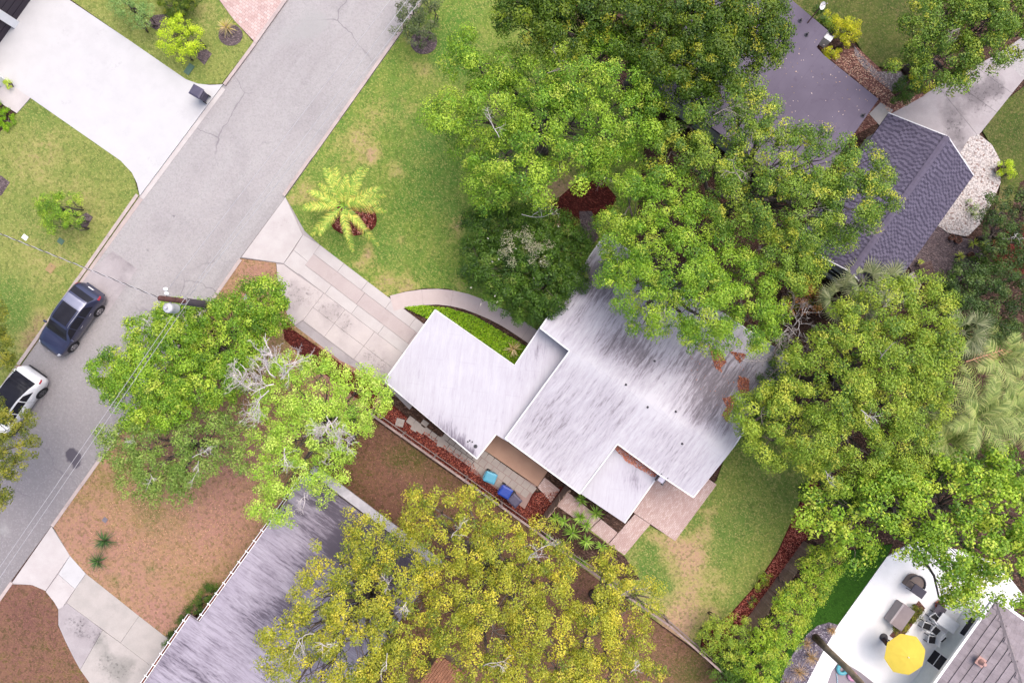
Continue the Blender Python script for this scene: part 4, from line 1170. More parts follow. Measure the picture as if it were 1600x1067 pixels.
# ---------------------------------------------------------------- large trees
tree('oak_tree', 'broad light green oak over the front lawn, left of the dark-topped tree',
     [(745, 95, 46), (790, 110, 40, -1), (705, 190, 44), (770, 165, 56), (845, 130, 52), (905, 115, 56, .6), (965, 110, 56, .8), (1005, 140, 44), (860, 195, 62, .5), (940, 185, 62, .6), (790, 240, 54), (770, 290, 40, -1), (820, 285, 46), (895, 245, 50), (990, 200, 46), (735, 225, 34, -1), (960, 65, 36)],
     7.2, 'oak', .28, seed=1, leaf=.155, clump=.5, bare=[(855, 115, 8.6, .7, -.5, 1.6, .05, 3, BM), (780, 215, 8.2, -.3, -.8, 1.5, .05, 3), (815, 335, 6.0, 1, .3, 1.8, .05, 3), (935, 275, 6.2, .6, .2, 1.4, .05, 3, BM)])
tree('shade_tree', 'dense dark green tree with yellow flecks at the top edge',
     [(830, 15, 56), (880, 45, 48), (930, 20, 50), (990, 35, 56), (1050, 30, 60), (1110, 40, 60), (1165, 35, 52), (1195, 70, 36), (1205, 30, 34), (1130, 90, 52), (1075, 100, 46), (1030, 90, 40), (860, -20, 50), (1000, -25, 60), (1120, -25, 60), (1090, 135, 30, -1.5)],
     8.6, 'dark', .34, seed=2, leaf=.16, clump=.45, lai=3.4, dens=1.5, tip=.09, inner=.5)
tree('oak_tree', 'green oak with bare grey twigs spreading towards the shingled garage',
     [(1150, 150, 46), (1180, 195, 50), (1080, 195, 46, -.6), (1050, 235, 46, -.6), (1120, 255, 56), (1200, 260, 60, .5), (1270, 250, 56, .3), (1330, 260, 48), (1370, 300, 38, -.6), (1320, 320, 50), (1245, 325, 60, .4), (1165, 320, 56, .4), (1265, 385, 38, -1), (1330, 355, 34, -1), (1215, 410, 46), (1255, 430, 26, -1.2)],
     8.0, 'oak2', .32, seed=3, leaf=.145, clump=.46, bare=[(1115, 180, 8.8, .6, -.4, 1.5, .05, 3, BM), (1160, 285, 9.6, -.6, -.5, 1.6, .06, 3, BM), (1300, 350, 7.6, .9, -.4, 2.2, .05, 3, BM), (1245, 345, 9, .8, -.3, 1.6, .05, 3, BM)], tip=.1)
tree('oak_tree', 'rounded green oak hanging over the upper part of the white roof',
     [(985, 320, 46), (960, 365, 38, -.8), (1040, 305, 46), (1080, 350, 52), (1010, 385, 48), (1060, 410, 56, .6), (975, 440, 42, -.5), (1120, 405, 50), (1020, 460, 52, .4), (1100, 470, 56, .5), (1160, 440, 50), (1170, 500, 48), (1080, 515, 38, -.4), (1120, 525, 30, -.6), (1200, 490, 28, -1), (965, 400, 30, -1.4), (1010, 500, 30, -.4)],
     7.4, 'oak', .28, seed=4, leaf=.145, clump=.46, bare=[(1185, 385, 7.6, .5, .8, 1.5, .05, 3, BM), (1040, 480, 8.8, -.4, .6, 1.0, .04, 3, BM)], tip=.08)
tree('magnolia_tree', 'dense glossy dark green tree beside the front walk',
     [(760, 360, 40), (755, 410, 38), (800, 350, 42), (850, 350, 42), (885, 385, 38), (840, 400, 50, .4), (795, 420, 46, .2), (790, 460, 34), (850, 450, 44), (885, 430, 34), (820, 478, 26, -.6), (855, 490, 20, -1)],
     3.7, 'magnolia', .18, seed=5, leaf=.15, clump=.36, lai=3.2, dens=1.4, inner=.5)
_fp = [cpt for cpt in RNG.uniform((730, 350, 5.0), (890, 480, 6.6), (14, 3))]
LWm = lobes_w([(812, 385, 30), (840, 395, 22)], 5.2)
mag = [o for o in bpy.data.objects if o.name == 'magnolia_tree'][0]
_fl = np.repeat(np.array([tuple(W(*q)) for q in _fp]), 3, axis=0) + RNG.normal(size=(42, 3)) * .03
leaf_mesh('blossoms', _fl, RNG.normal(size=(42, 3)) * .4 + np.array([0, 0, 1]), np.full(42, .085), np.tile(np.array([[.5, .46, .4]]), (42, 1)), mag, kind='stuff')
foliage('moss', LWm, mag, 'moss', leaf=.11, clump=.3, lai=1.0, dens=.8)
tree('yard_tree', 'large yellow-olive tree to the right of the white roof',
     [(1390, 490, 50), (1450, 495, 46), (1470, 540, 40), (1330, 545, 54, .3), (1400, 555, 56, .6), (1455, 590, 46), (1265, 570, 46, -.4), (1240, 620, 44, -.6), (1185, 640, 40, -1), (1310, 620, 54, .5), (1380, 630, 58, .6), (1430, 650, 44), (1260, 680, 48), (1330, 695, 52, .2), (1400, 700, 48), (1210, 690, 40, -.8), (1300, 740, 38, -.5), (1370, 745, 34, -.5), (1165, 665, 26, -1.4), (1430, 455, 34, -.4), (1340, 500, 40, -.4)],
     7.0, 'olive', .3, seed=6, leaf=.15, clump=.44, lai=2.6, dens=1.15, bare=[(1345, 640, 9.4, .6, .5, 1.3, .05, 3), (1290, 735, 7.6, .1, .8, .9, .04, 3), (1205, 645, 6.5, -.9, .2, .9, .04, 2, BM), (1375, 560, 9, .5, -.9, 1.2, .07, 1, BM)])
tree('broadleaf_tree', 'bright green broad-leaved tree overhanging the pool deck',
     [(1290, 800, 46, -.6), (1345, 795, 50), (1330, 850, 34, -1), (1400, 785, 54, .4), (1460, 800, 56, .6), (1520, 775, 50, .5), (1570, 790, 54, .5), (1430, 842, 40), (1500, 850, 54, .6), (1560, 860, 54, .4), (1600, 900, 50), (1490, 905, 36, -.4), (1540, 915, 36, -.4), (1620, 820, 50), (1480, 740, 40, -.5), (1560, 735, 36, -.8), (1400, 740, 34, -1), (1470, 935, 22, -1.4), (1515, 945, 22, -1.4)],
     6.6, 'bright', .28, seed=7, leaf=.22, clump=.5, lai=2.5, aspect=.62, bare=[(1445, 800, 7.4, .3, -.9, 1.3, .06, 2, MT['bark'])])
Y1 = tree('yellow_oak_tree', 'yellow-leaved tree over the lower edge of the streaked grey roof',
     [(530, 880, 46), (585, 850, 40), (500, 930, 44), (560, 940, 56, .5), (625, 900, 46), (480, 985, 46), (550, 1005, 56, .3), (620, 970, 52, .3), (440, 1020, 38, -.6), (500, 1060, 50), (580, 1075, 52), (640, 1085, 40), (460, 1075, 40), (632, 1030, 34), (560, 815, 26, -.6), (430, 980, 24, -1), (660, 940, 36), (620, 830, 22, -1)],
     7.0, 'yellow', .28, seed=8, leaf=.155, clump=.42, lai=2.3, dens=.88, inner=.25, bare=[(490, 990, 8.6, -.6, -.4, 1.4, .06, 3), (500, 1005, 8.4, .8, .0, 1.4, .06, 3), (635, 940, 8.8, -.3, .3, .9, .05, 3), (605, 1020, 8.6, .1, .8, 1.2, .05, 2), (600, 925, 8.6, .2, -.7, 1.0, .04, 3)])
Y2 = tree('yellow_oak_tree', 'yellow-leaved tree below the side-yard fence, middle of the bottom row',
     [(690, 805, 44), (660, 785, 28, -.6), (735, 800, 36), (782, 838, 30), (720, 850, 54, .5), (780, 870, 50, .4), (680, 870, 44), (840, 860, 40), (800, 925, 54, .4), (735, 930, 54, .5), (860, 915, 38), (706, 980, 44), (770, 990, 56, .3), (840, 980, 48), (800, 1050, 56), (752, 1048, 42), (660, 820, 30, -.4), (870, 880, 26, -.6), (870, 1050, 46)],
     7.2, 'yellow', .28, seed=9, leaf=.155, clump=.42, lai=2.3, dens=.88, inner=.25, bare=[(825, 875, 8.6, .2, -1, 1.5, .06, 3), (840, 860, 8.2, .9, -.4, 1.3, .05, 3), (705, 840, 9, .4, -.8, 1.1, .04, 3), (755, 1040, 8.8, .8, -.2, 1.2, .05, 3)])
Y3 = tree('yellow_oak_tree', 'yellow-leaved tree over the wooden fence, right of the bottom row',
     [(960, 895, 32, -.6), (935, 950, 42), (985, 950, 40, .2), (1015, 935, 24, -.6), (920, 1000, 46), (975, 1000, 44), (900, 1060, 48), (960, 1060, 46), (1015, 1060, 26, -.6), (950, 870, 18, -1.4), (905, 970, 28, -.4)],
     6.4, 'yellow', .22, seed=10, leaf=.155, clump=.42, lai=2.3, dens=.88, inner=.25, bare=[(970, 930, 7.6, .9, -.4, 1.2, .05, 3, BM), (985, 1050, 7.8, .6, -.7, 1.1, .05, 3)])
tree('street_tree', 'bright green leafy tree overhanging the street below the utility pole',
     [(250, 500, 30), (225, 520, 26), (290, 500, 34), (280, 540, 42, .3), (220, 570, 36, .2), (170, 580, 30), (330, 500, 36), (350, 550, 40), (310, 590, 44, .3), (250, 605, 40), (195, 610, 28), (270, 640, 34), (370, 500, 38), (405, 470, 34), (425, 455, 22), (430, 490, 26, -.6), (350, 600, 36), (225, 650, 26, -.4), (160, 605, 20, -.4), (380, 545, 34), (210, 665, 16, -.8), (400, 520, 30, -.5)],
     4.8, 'oak', .2, seed=11, leaf=.16, clump=.4, lai=2.8, dens=1.4, inner=.5, bare=[(235, 510, 6.4, -.3, -.7, .6, .03, 2)])
dead = tree('lime_tree', 'airy lime-green tree with bleached bare branches beside the carport',
     [(450, 590, 36), (500, 585, 34), (555, 600, 34), (590, 610, 24, -.4), (430, 630, 36), (490, 640, 40, .3), (540, 645, 34), (460, 690, 42, .2), (510, 700, 34), (430, 740, 36), (480, 740, 30), (420, 790, 28, -.4), (560, 660, 22, -.4), (540, 745, 16, -1), (410, 690, 30), (500, 770, 16, -.8), (440, 810, 18, -1), (600, 628, 16, -.6), (545, 705, 18, -1)],
     5.6, 'lime', .16, seed=12, leaf=.15, clump=.38, lai=1.8, dens=1.25, inner=.3,
     bare=[(425, 560, 8.2, .05, -1, 1.1, .12, 2), (430, 590, 7.8, -.5, -.7, 2.2, .1, 4), (428, 600, 7.6, -1, .1, 2.0, .08, 4), (420, 610, 7.4, -.6, .6, 2.0, .08, 4), (440, 590, 7.6, .6, -.5, 1.8, .07, 4), (410, 600, 7.6, -.3, -.5, 1.5, .07, 4), (510, 650, 7.6, .2, .4, 1.4, .07, 4), (515, 670, 7.4, -.5, -.4, 1.2, .06, 4), (525, 680, 7.4, .5, .4, 1.1, .06, 4), (475, 770, 7, .1, .7, 1.3, .05, 4), (505, 735, 5.5, .8, -.4, 1.3, .05, 3), (445, 700, 7.2, .1, .8, 1.4, .05, 3), (405, 630, 7.2, -.3, 1, 1.6, .06, 3)] +
     [(random.uniform(372, 455), random.uniform(545, 625), 7.6, random.uniform(-1, 1), random.uniform(-1, 1), random.uniform(.9, 1.6), random.uniform(.05, .09), 4) for _ in range(9)] +
     [(random.uniform(500, 535), random.uniform(645, 690), 7.6, random.uniform(-1, 1), random.uniform(-1, 1), random.uniform(.7, 1.2), .06, 4) for _ in range(4)])
tree('sapling_tree', 'sparse grey-green tree over the reddish yard beside the kerb',
     [(190, 700, 32), (230, 690, 32), (170, 680, 20, -.4), (240, 730, 32), (210, 745, 30, -.3), (280, 770, 22, -.8), (300, 690, 32, .2), (330, 670, 28), (310, 725, 32), (355, 700, 28), (270, 660, 24, -.4), (250, 760, 26, -.6), (360, 660, 22), (375, 725, 18, -.4), (285, 745, 22)],
     4.6, 'sparse', .13, seed=13, leaf=.15, clump=.36, lai=1.8, dens=1.2, inner=.3, bare=[(300, 715, 6, .8, -.4, 1.4, .045, 3), (310, 720, 5.8, -.2, .9, 1.2, .04, 3), (235, 740, 5.4, .5, .8, 1.0, .03, 3), (195, 690, 5.4, .8, -.2, .9, .03, 3)])
tree('roadside_tree', 'olive tree at the left edge covering the white car bonnet',
     [(-10, 660, 34), (25, 670, 28), (10, 710, 34), (-20, 740, 40), (35, 695, 22, -.3), (-30, 690, 40), (-10, 780, 26)],
     5.6, 'olive_dark', .2, seed=14, at=(-70, 745), leaf=.13, clump=.34, lai=3.0)
tree('roadside_tree', 'olive tree at the left edge above the white car',
     [(-20, 500, 32), (-15, 545, 34), (-10, 580, 26), (0, 560, 22, -.4), (-30, 600, 34), (-10, 470, 18, -.6)],
     5.4, 'olive_dark', .2, seed=15, at=(-60, 560), leaf=.13, clump=.34, lai=2.8)
tree('corner_tree', 'leafy green tree over the concrete drive, top right corner',
     [(1450, 20, 40), (1500, 20, 46), (1560, 20, 50), (1600, 50, 44), (1440, 65, 34, -.4), (1480, 80, 42), (1540, 70, 44), (1470, 115, 34, -.5), (1420, 100, 26, -.8), (1500, 125, 24, -.8), (1440, 125, 20, -1), (1590, 0, 46), (1520, -30, 50), (1545, 30, 40, .8)],
     6.0, 'oak2', .24, seed=16, leaf=.15, clump=.42, lai=2.3, dens=1.2, inner=.4, bare=[(1500, 45, 8, -.5, .4, 1.2, .05, 3, BM)])

# ---------------------------------------------------------------- jungle on the right edge
tree('dark_tree', 'dark shaded evergreen behind the olive tree at the right edge',
     [(1520, 460, 40), (1560, 450, 40), (1500, 480, 34), (1540, 500, 44), (1590, 480, 44), (1510, 435, 26), (1600, 430, 36)], 3.6, 'jungle', .2, seed=17, leaf=.14, clump=.38, lai=2.4)
tree('dark_tree', 'dark evergreen mass above the red mulch at the right edge',
     [(1570, 330, 34), (1600, 340, 40), (1560, 360, 28), (1590, 380, 30), (1545, 385, 22), (1620, 390, 40)], 3.2, 'jungle', .18, seed=18, leaf=.13, clump=.34, lai=2.4, bare=[(1590, 365, 4.4, -.9, .2, .8, .03, 3)])
tree('dark_tree', 'dark green understory tree between the feather palms and the deck tree',
     [(1440, 740, 34), (1500, 735, 36), (1540, 740, 34), (1310, 770, 30), (1270, 780, 26), (1350, 765, 30), (1590, 740, 36), (1410, 770, 30)], 3.0, 'magnolia', .18, seed=19, leaf=.18, clump=.4, lai=2.4)
tree('dark_tree', 'dark green understory beside the white roof corner, below the olive tree',
     [(1180, 640, 28), (1205, 610, 26), (1170, 665, 24), (1230, 650, 28), (1225, 570, 22), (1215, 540, 16)], 3.4, 'magnolia', .14, seed=20, leaf=.13, clump=.34, lai=2.6)
bare_thicket = empty('bare_thicket'); tag(bare_thicket, 'tangle of bare grey-brown twigs at the white roof corner', 'thicket')
random.seed(33)
for px, py, dx, dy, L in ((1230, 530, -.7, .4, 2.2), (1240, 510, .3, -.8, 2.0), (1250, 540, .8, .3, 1.8), (1225, 545, -.6, .8, 1.8), (1245, 525, -.9, -.3, 2.0), (1235, 500, -.2, -.9, 1.6), (1255, 520, .5, .8, 1.5), (1200, 560, -.8, .3, 1.4), (1214, 578, -1, .2, 1.8), (1210, 590, -.9, .5, 1.5), (1232, 515, -.5, .1, 1.8), (1248, 500, .2, .6, 1.6)):
    bare_branch(bare_thicket, px, py, 3.9, dx, dy, L, .06, 4, BP if px % 4 < 2 else BM, 'branch')
bush('rust_bush', 'rust-orange leaved bush below the garage roof corner', [(1258, 455, 18), (1240, 470, 14), (1270, 470, 14)], 2.0, 'olive_dark', tip=.5)
PAL['rust'] = pal((150, 96, 60), (176, 116, 70), (190, 130, 60), (128, 80, 60), (206, 150, 80))
bush('rust_bush', 'dry brown-orange foliage above the bare twig tangle', [(1262, 460, 16), (1245, 476, 14), (1275, 478, 12)], 2.6, 'rust', lai=1.2)
# ---------------------------------------------------------------- hedges and shrubs
def line_lobes(a, b, n, r, jit=4):
    return [(a[0] + (b[0] - a[0]) * i / (n - 1) + random.uniform(-jit, jit), a[1] + (b[1] - a[1]) * i / (n - 1) + random.uniform(-jit, jit), r * random.uniform(.85, 1.15)) for i in range(n)]
random.seed(41)
bush('hedge', 'tall bright green hedge between the plank fence and the turf strip', line_lobes((1298, 868), (1176, 1080), 13, 22) + line_lobes((1280, 868), (1168, 1036), 10, 18), 2.2, 'hedge', cat='hedge', leaf=.14, clump=.34, lai=2.6, dens=1.3)
bush('corner_shrub', 'olive shrub at the fence corner by the red mulch bed', [(1130, 985, 26), (1110, 1000, 20), (1155, 990, 22), (1140, 1015, 26), (1120, 975, 16)], 1.8, 'olive', leaf=.13, clump=.3, lai=2.2)
bush('shade_shrub', 'dark green shrub below the fence corner at the bottom edge', [(1150, 1040, 30), (1170, 1070, 34), (1130, 1060, 22), (1190, 1030, 24)], 1.5, 'magnolia', leaf=.13, clump=.3, lai=2.4)
bush('clipped_hedge', 'low dark clipped hedge along the gutter of the grey roof', line_lobes((330, 925), (268, 1000), 8, 13, 1.5), .55, 'magnolia', cat='hedge', leaf=.08, clump=.2, lai=2.6, flat=.8)
bush('lime_bush', 'rounded lime-green bush on the lawn beside the square mulch patch', [(280, 52, 24), (265, 60, 20), (295, 66, 20), (285, 80, 18), (262, 42, 14), (284, 34, 12), (304, 56, 14)], 1.4, 'yellowgreen', leaf=.11, clump=.26, lai=1.9)
bush('sage_bush', 'soft sage-green bush at the top edge beside the white drive', [(205, 10, 24), (225, 22, 18), (190, 0, 22), (212, 32, 12)], 1.5, 'sage', leaf=.1, clump=.26, lai=1.5)
bush('box_hedge', 'clipped olive box hedge at the top edge above the lime bush', [(262, 0, 18), (282, 4, 18), (274, 14, 16), (296, -4, 18), (270, -14, 20)], 1.0, 'dark', cat='hedge', leaf=.08, clump=.2, lai=2.8)
bush('lawn_bush', 'rounded green bush on the lawn above the dark parked car', [(95, 330, 26), (75, 322, 18), (112, 338, 20), (85, 345, 18), (105, 318, 18), (66, 314, 10), (112, 352, 12)], 1.6, 'oak', leaf=.11, clump=.26, lai=2.4)
bush('street_bush', 'grey-green round bush beside the kerb at the top', [(648, 20, 28), (632, 38, 20), (665, 40, 24), (650, 52, 18), (675, 15, 20), (640, 0, 22), (665, -5, 22), (625, 22, 14)], 1.9, 'grey', leaf=.12, clump=.28, lai=1.8)
bush('yellow_bush', 'golden-green bush beside the dark flat roof', [(1318, 42, 18), (1330, 55, 14), (1305, 40, 14), (1322, 62, 12), (1335, 40, 12), (1290, 30, 10)], 1.2, 'yellowbush', leaf=.1, clump=.24, lai=2.2)
bush('yellow_bush', 'small vivid yellow bush at the dark roof edge', [(1302, 84, 12), (1297, 80, 8)], .7, 'yellowbush', leaf=.08, clump=.18, lai=2.6)
bush('dark_bush', 'dark blue-green round bush beside the concrete drive', [(1412, 142, 18), (1424, 134, 14), (1405, 150, 12)], 1.0, 'magnolia', leaf=.09, clump=.22, lai=3.0)
bush('yellow_bush', 'yellow-tipped bush tucked behind the dark round bush', [(1438, 138, 12), (1430, 118, 14), (1442, 128, 10)], 1.0, 'yellowbush', leaf=.09, clump=.22, lai=2.4)
bush('roof_shrub', 'dark green shrub against the dark flat roof', [(1282, 28, 14), (1293, 38, 10)], 1.3, 'magnolia', leaf=.1, clump=.24)
bush('potted_shrub', 'yellow-green shrub beside the round stone pot on white gravel', [(1572, 262, 11), (1577, 270, 8)], .7, 'yellowgreen', leaf=.08, clump=.2)
bush('gravel_plant', 'small brown-green plant in the white gravel', [(1518, 325, 8), (1524, 334, 8), (1514, 318, 6)], .3, 'sparse', leaf=.09, clump=.2, lai=1.2)
bush('garden_shrub', 'glossy green shrubs below the potted plants on the right', [(1545, 405, 16), (1530, 415, 14), (1552, 420, 14), (1500, 432, 16), (1478, 440, 14), (1520, 440, 16)], .9, 'magnolia', leaf=.16, clump=.3)
bush('mulch_plant', 'small green plant in the red mulch near the plank fence', [(1195, 905, 9), (1188, 915, 7), (1200, 896, 6)], .4, 'bright', leaf=.09, clump=.2, lai=1.6)
bush('mulch_plant', 'tiny green plant at the lower end of the red mulch bed', [(1176, 936, 6), (1172, 942, 5)], .35, 'bright', leaf=.08, clump=.18, lai=1.4)
bush('planter_bush', 'green planting in the bed beside the storage box', line_lobes((1433, 948), (1405, 985), 5, 9, 2), .5, 'olive_dark', leaf=.1, clump=.2)
bush('under_fence_shrub', 'dark shrub below the lime tree at the fence corner', [(560, 655, 12), (550, 645, 10), (572, 660, 8)], .8, 'magnolia', leaf=.11, clump=.24)
bush('wall_planter', 'small green box planting beside the white house wall', [(16, 133, 6), (12, 129, 5)], .4, 'yellowgreen', leaf=.06, clump=.12)
bush('low_hedge', 'bright green low bed at the left edge beside the lawn', [(5, 182, 14), (12, 190, 10), (-6, 172, 14), (2, 196, 10)], .25, 'ground', cat='plants', leaf=.07, clump=.16)
# bright ground cover in the bed by the carport
gp = pw([(632, 480), (660, 477), (700, 481), (742, 494), (784, 518), (838, 551), (812, 586), (680, 486), (672, 500)], .1)
pts = []
random.seed(4)
xs = [p.x for p in gp]; ys = [p.y for p in gp]
while len(pts) < 9000:
    x, y = random.uniform(min(xs), max(xs)), random.uniform(min(ys), max(ys))
    if inpoly(x, y, gp): pts.append((x, y, .12 + random.random() ** 1.5 * .16 + .05 * math.sin(x * 3) * math.sin(y * 3.4)))
pts = np.array(pts); n = len(pts)
cs = PAL['ground']; col = cs[RNG.integers(0, 5, n)] * RNG.uniform(.75, 1.15, n)[:, None]
gco = leaf_mesh('ground_cover', pts, RNG.normal(size=(n, 3)) * .5 + np.array([0, 0, 1]), .11 * RNG.uniform(.7, 1.3, n), col, None, kind='stuff')
sheet('planting_bed', [(632, 480), (660, 477), (700, 481), (742, 494), (784, 518), (838, 551), (812, 590), (680, 500)], ZL + .004, MT['ground'])

# ---------------------------------------------------------------- palms, yuccas, grasses
def blade_strip(mb, cols, p0, d, L, w, droop, col, k=4):
    """one tapering leaf blade; returns nothing"""
    side = d.cross(Vector((0, 0, 1)))
    if side.length < 1e-3: side = Vector((1, 0, 0))
    side.normalize(); n0 = len(mb.v); pts = []
    for i in range(k + 1):
        t = i / k; p = p0 + d * (L * t) - Vector((0, 0, droop * L * t * t)); ww = w * (1 - t) ** .8 * (.6 + .8 * min(1, t * 4) * .5)
        if i == k: ww = .003
        mb.v += [tuple(p - side * ww), tuple(p + side * ww)]; cols += [col, col]
    for i in range(k):
        a = n0 + 2 * i; mb.f.append((a, a + 1, a + 3, a + 2))

def colored(mb, cols, name, parent):
    o = mb.build(name, MT['leaf'], parent)
    at = o.data.attributes.new('leafcol', 'FLOAT_COLOR', 'POINT')
    at.data.foreach_set('color', [c for q in cols for c in (*q, 1.0)])
    return o

def feather_frond(parent, p0, az, el, L, cols_, droop=.5, nl=22, ll=.42, lw=.018):
    mb = MB(); cols = []
    d = Vector((math.cos(az) * math.cos(el), math.sin(az) * math.cos(el), math.sin(el)))
    side = Vector((-math.sin(az), math.cos(az), 0))
    pt = lambda t: p0 + d * (L * t) - Vector((0, 0, droop * L * t * t))
    c0 = cols_[0]
    for i in range(8):
        a, b = pt(i / 8), pt((i + 1) / 8); w = .022 * (1 - i / 9); n0 = len(mb.v)
        mb.v += [tuple(a - side * w), tuple(a + side * w), tuple(b + side * w), tuple(b - side * w)]; mb.f.append((n0, n0 + 1, n0 + 2, n0 + 3)); cols += [tuple(c0 * 1.1)] * 4
    for i in range(nl):
        t = .12 + .88 * i / nl; p = pt(t); tang = (pt(min(1, t + .02)) - pt(t - .02)).normalized()
        l = ll * math.sin(math.pi * min(1, .18 + t * .78)) + .06
        for s in (-1, 1):
            dd = (tang * .75 + side * s * .9 + Vector((0, 0, .25 + random.uniform(-.15, .15)))).normalized()
            c = cols_[random.randrange(len(cols_))] * random.uniform(.8, 1.15)
            blade_strip(mb, cols, p, dd, l * random.uniform(.85, 1.1), lw, .35, tuple(c), 2)
    return colored(mb, cols, 'frond', parent)

def feather_palm(name, label, px, py, ztop, n, L, palette, trunk_r=.14, nl=22, ll=.42, lw=.02, group=None, base=None):
    root = empty(name); tag(root, label, 'palm', group)
    top = W(px, py, ztop); b = Vector((top.x, top.y, .1)) if base is None else base
    p = wob(b, top, 5, .02)
    tubes('trunk', [(p, [trunk_r * 1.3, trunk_r * 1.05, trunk_r, trunk_r, trunk_r * .95, trunk_r * 1.1])], BM, root, 10)
    for i in range(n):
        az = 2 * math.pi * i / n * 2.618 + random.uniform(-.2, .2); k = i / n
        feather_frond(root, top, az, 1.05 - 1.1 * k + random.uniform(-.1, .1), L * random.uniform(.85, 1.1), palette, .3 + .35 * k, nl, ll, lw)
    return root

palmc = list(pal((122, 150, 56), (138, 160, 64), (104, 136, 48), (190, 192, 90), (186, 172, 80)) * 1.35)
random.seed(51)
feather_palm('date_palm', 'small feather palm in the round red mulch bed on the front lawn', 536, 322, 2.3, 24, 2.9, palmc, .13, 34, .34, .022)
pg = list(pal((140, 158, 80), (158, 172, 92), (112, 134, 60), (174, 180, 106)) * .8)
random.seed(52)
for i, (px, py, z, L, lab) in enumerate(((1525, 650, 5.4, 3.0, 'pale feathery palm at the right edge beside the olive tree'), (1580, 640, 4.6, 3.0, 'pale feathery palm furthest right below the dead frond'), (1560, 560, 4.0, 2.6, 'drooping feathery palm above the other pale palms, right edge'), (1480, 690, 4.6, 2.2, 'feathery palm half under the olive tree, right side'))):
    feather_palm('feather_palm', lab, px, py, z, 20, L, pg, .12, 18, .66, .042, 'pale feather palms')
# dead frond
dfr = empty('dead_frond'); tag(dfr, 'fallen pinkish-brown dead palm frond at the right edge', 'frond')
random.seed(5)
feather_frond(dfr, W(1510, 565, 4.6), math.atan2(28, 85), .1, 3.2, list(pal((196, 140, 110), (176, 120, 96), (206, 158, 130))), .1, 16, .5, .022)

def fan_palm(name, label, px, py, z, fans, Lf, cols_, group=None):
    root = empty(name); tag(root, label, 'palm', group)
    top = W(px, py, z); b = Vector((top.x, top.y, .1))
    tubes('trunk', [(wob(b, top, 4, .03), [.2, .17, .16, .16, .17])], MT['bark'], root, 9)
    for k in range(fans):
        az = 2 * math.pi * k / fans + random.uniform(-.3, .3); el = random.uniform(.1, .7); st = random.uniform(.5, .9)
        d = Vector((math.cos(az) * math.cos(el), math.sin(az) * math.cos(el), math.sin(el))); hub = top + d * st
        mb = MB(); cols = []
        n0 = len(mb.v); mb.tube([top, hub], .018, 4); cols += [tuple(cols_[0])] * (len(mb.v) - n0)
        side = Vector((-math.sin(az), math.cos(az), 0)); 
        for i in range(22):
            a = (i / 21 - .5) * 4.2
            dd = (d * math.cos(a) + side * math.sin(a) + Vector((0, 0, .15 * math.cos(a * 2)))).normalized()
            c = cols_[random.randrange(len(cols_))] * random.uniform(.8, 1.15)
            blade_strip(mb, cols, hub, dd, Lf * (.75 + .25 * math.cos(a)) * random.uniform(.9, 1.05), .045, .22, tuple(c), 4)
        colored(mb, cols, 'fan_leaf', root)
    return root
fc = list(pal((124, 136, 88), (142, 150, 102), (104, 118, 74), (154, 158, 116)) * .75)
random.seed(61)
for px, py, z, lab in ((1348, 440, 3.9, 'fan palm against the lower garage eave, left of the pair'), (1388, 447, 3.6, 'fan palm against the lower garage eave, right of the pair'), (1312, 468, 3.6, 'fan palm left of the two by the garage eave'), (1338, 490, 3.4, 'lowest fan palm above the olive tree crown'), (1505, 520, 4.6, 'fan palm beyond the olive tree at the right')):
    fan_palm('fan_palm', lab, px, py, z, 11, .95, fc, 'fan palms below the garage')

yc = list(pal((128, 166, 54), (150, 186, 72), (108, 146, 46), (172, 200, 92)) * .9)
def rosette(name, label, px, py, r, cols_, n=38, z=.15, group=None, cat='yucca', w=.042, spread=(-.05, 1.2)):
    root = empty(name, W(px, py, z)); tag(root, label, cat, group)
    mb = MB(); cols = []
    for i in range(n):
        az = random.uniform(0, 2 * math.pi); el = random.uniform(*spread)
        d = Vector((math.cos(az) * math.cos(el), math.sin(az) * math.cos(el), math.sin(el)))
        c = cols_[random.randrange(len(cols_))] * random.uniform(.75, 1.2)
        blade_strip(mb, cols, Vector((0, 0, .35)), d, r * random.uniform(.8, 1.12), w, .25, tuple(c), 3)
    colored(mb, cols, 'blades', root)
    MB().tube([(0, 0, 0), (0, 0, .4)], [.07, .05], 7).build('stem', MT['bark'], root)
    return root
random.seed(71)
YP = [(894, 830, .78, 'largest'), (856, 841, .5, 'leftmost'), (915, 843, .62, 'second right of the largest'), (939, 850, .5, 'rightmost'), (908, 874, .5, 'lowest, below the rail fence'), (906, 806, .6, 'upper middle'), (930, 799, .62, 'beside the porch roof edge'), (867, 808, .52, 'nearest the gate'), (881, 813, .5, 'between the gate and the largest'), (915, 818, .5, 'just right above the largest'), (908, 778, .55, 'topmost, against the white roof edge')]
for px, py, r, wd in YP:
    rosette('yucca', f'green spiky yucca by the brick walk, {wd}', px, py, r, yc, group='spiky yuccas by the brick walk')
random.seed(72)
rosette('spiky_plant', 'pinkish spiky plant in the bright bed beside the carport', 802, 545, .62, list(pal((190, 170, 110), (170, 160, 90), (210, 190, 150))), 40, cat='plant')
gt = list(pal((190, 150, 110), (170, 140, 90), (206, 172, 130), (150, 130, 80)))
for px, py, r, lab in ((1263, 1022, .62, 'feathery tan grass clump in gravel, nearest the palm trunk base'), (1245, 1045, .6, 'feathery tan grass clump in gravel, middle of the row'), (1228, 1066, .6, 'feathery tan grass clump in gravel, lowest of the row'), (1258, 1001, .4, 'small tan grass tuft in gravel by the hedge'), (1296, 981, .38, 'green-tan grass tuft in gravel beside the deck corner')):
    rosette('grass_clump', lab, px, py, r, gt, 120, .1, 'grass clumps in the gravel bed', 'grass', .008, (.1, 1.3))
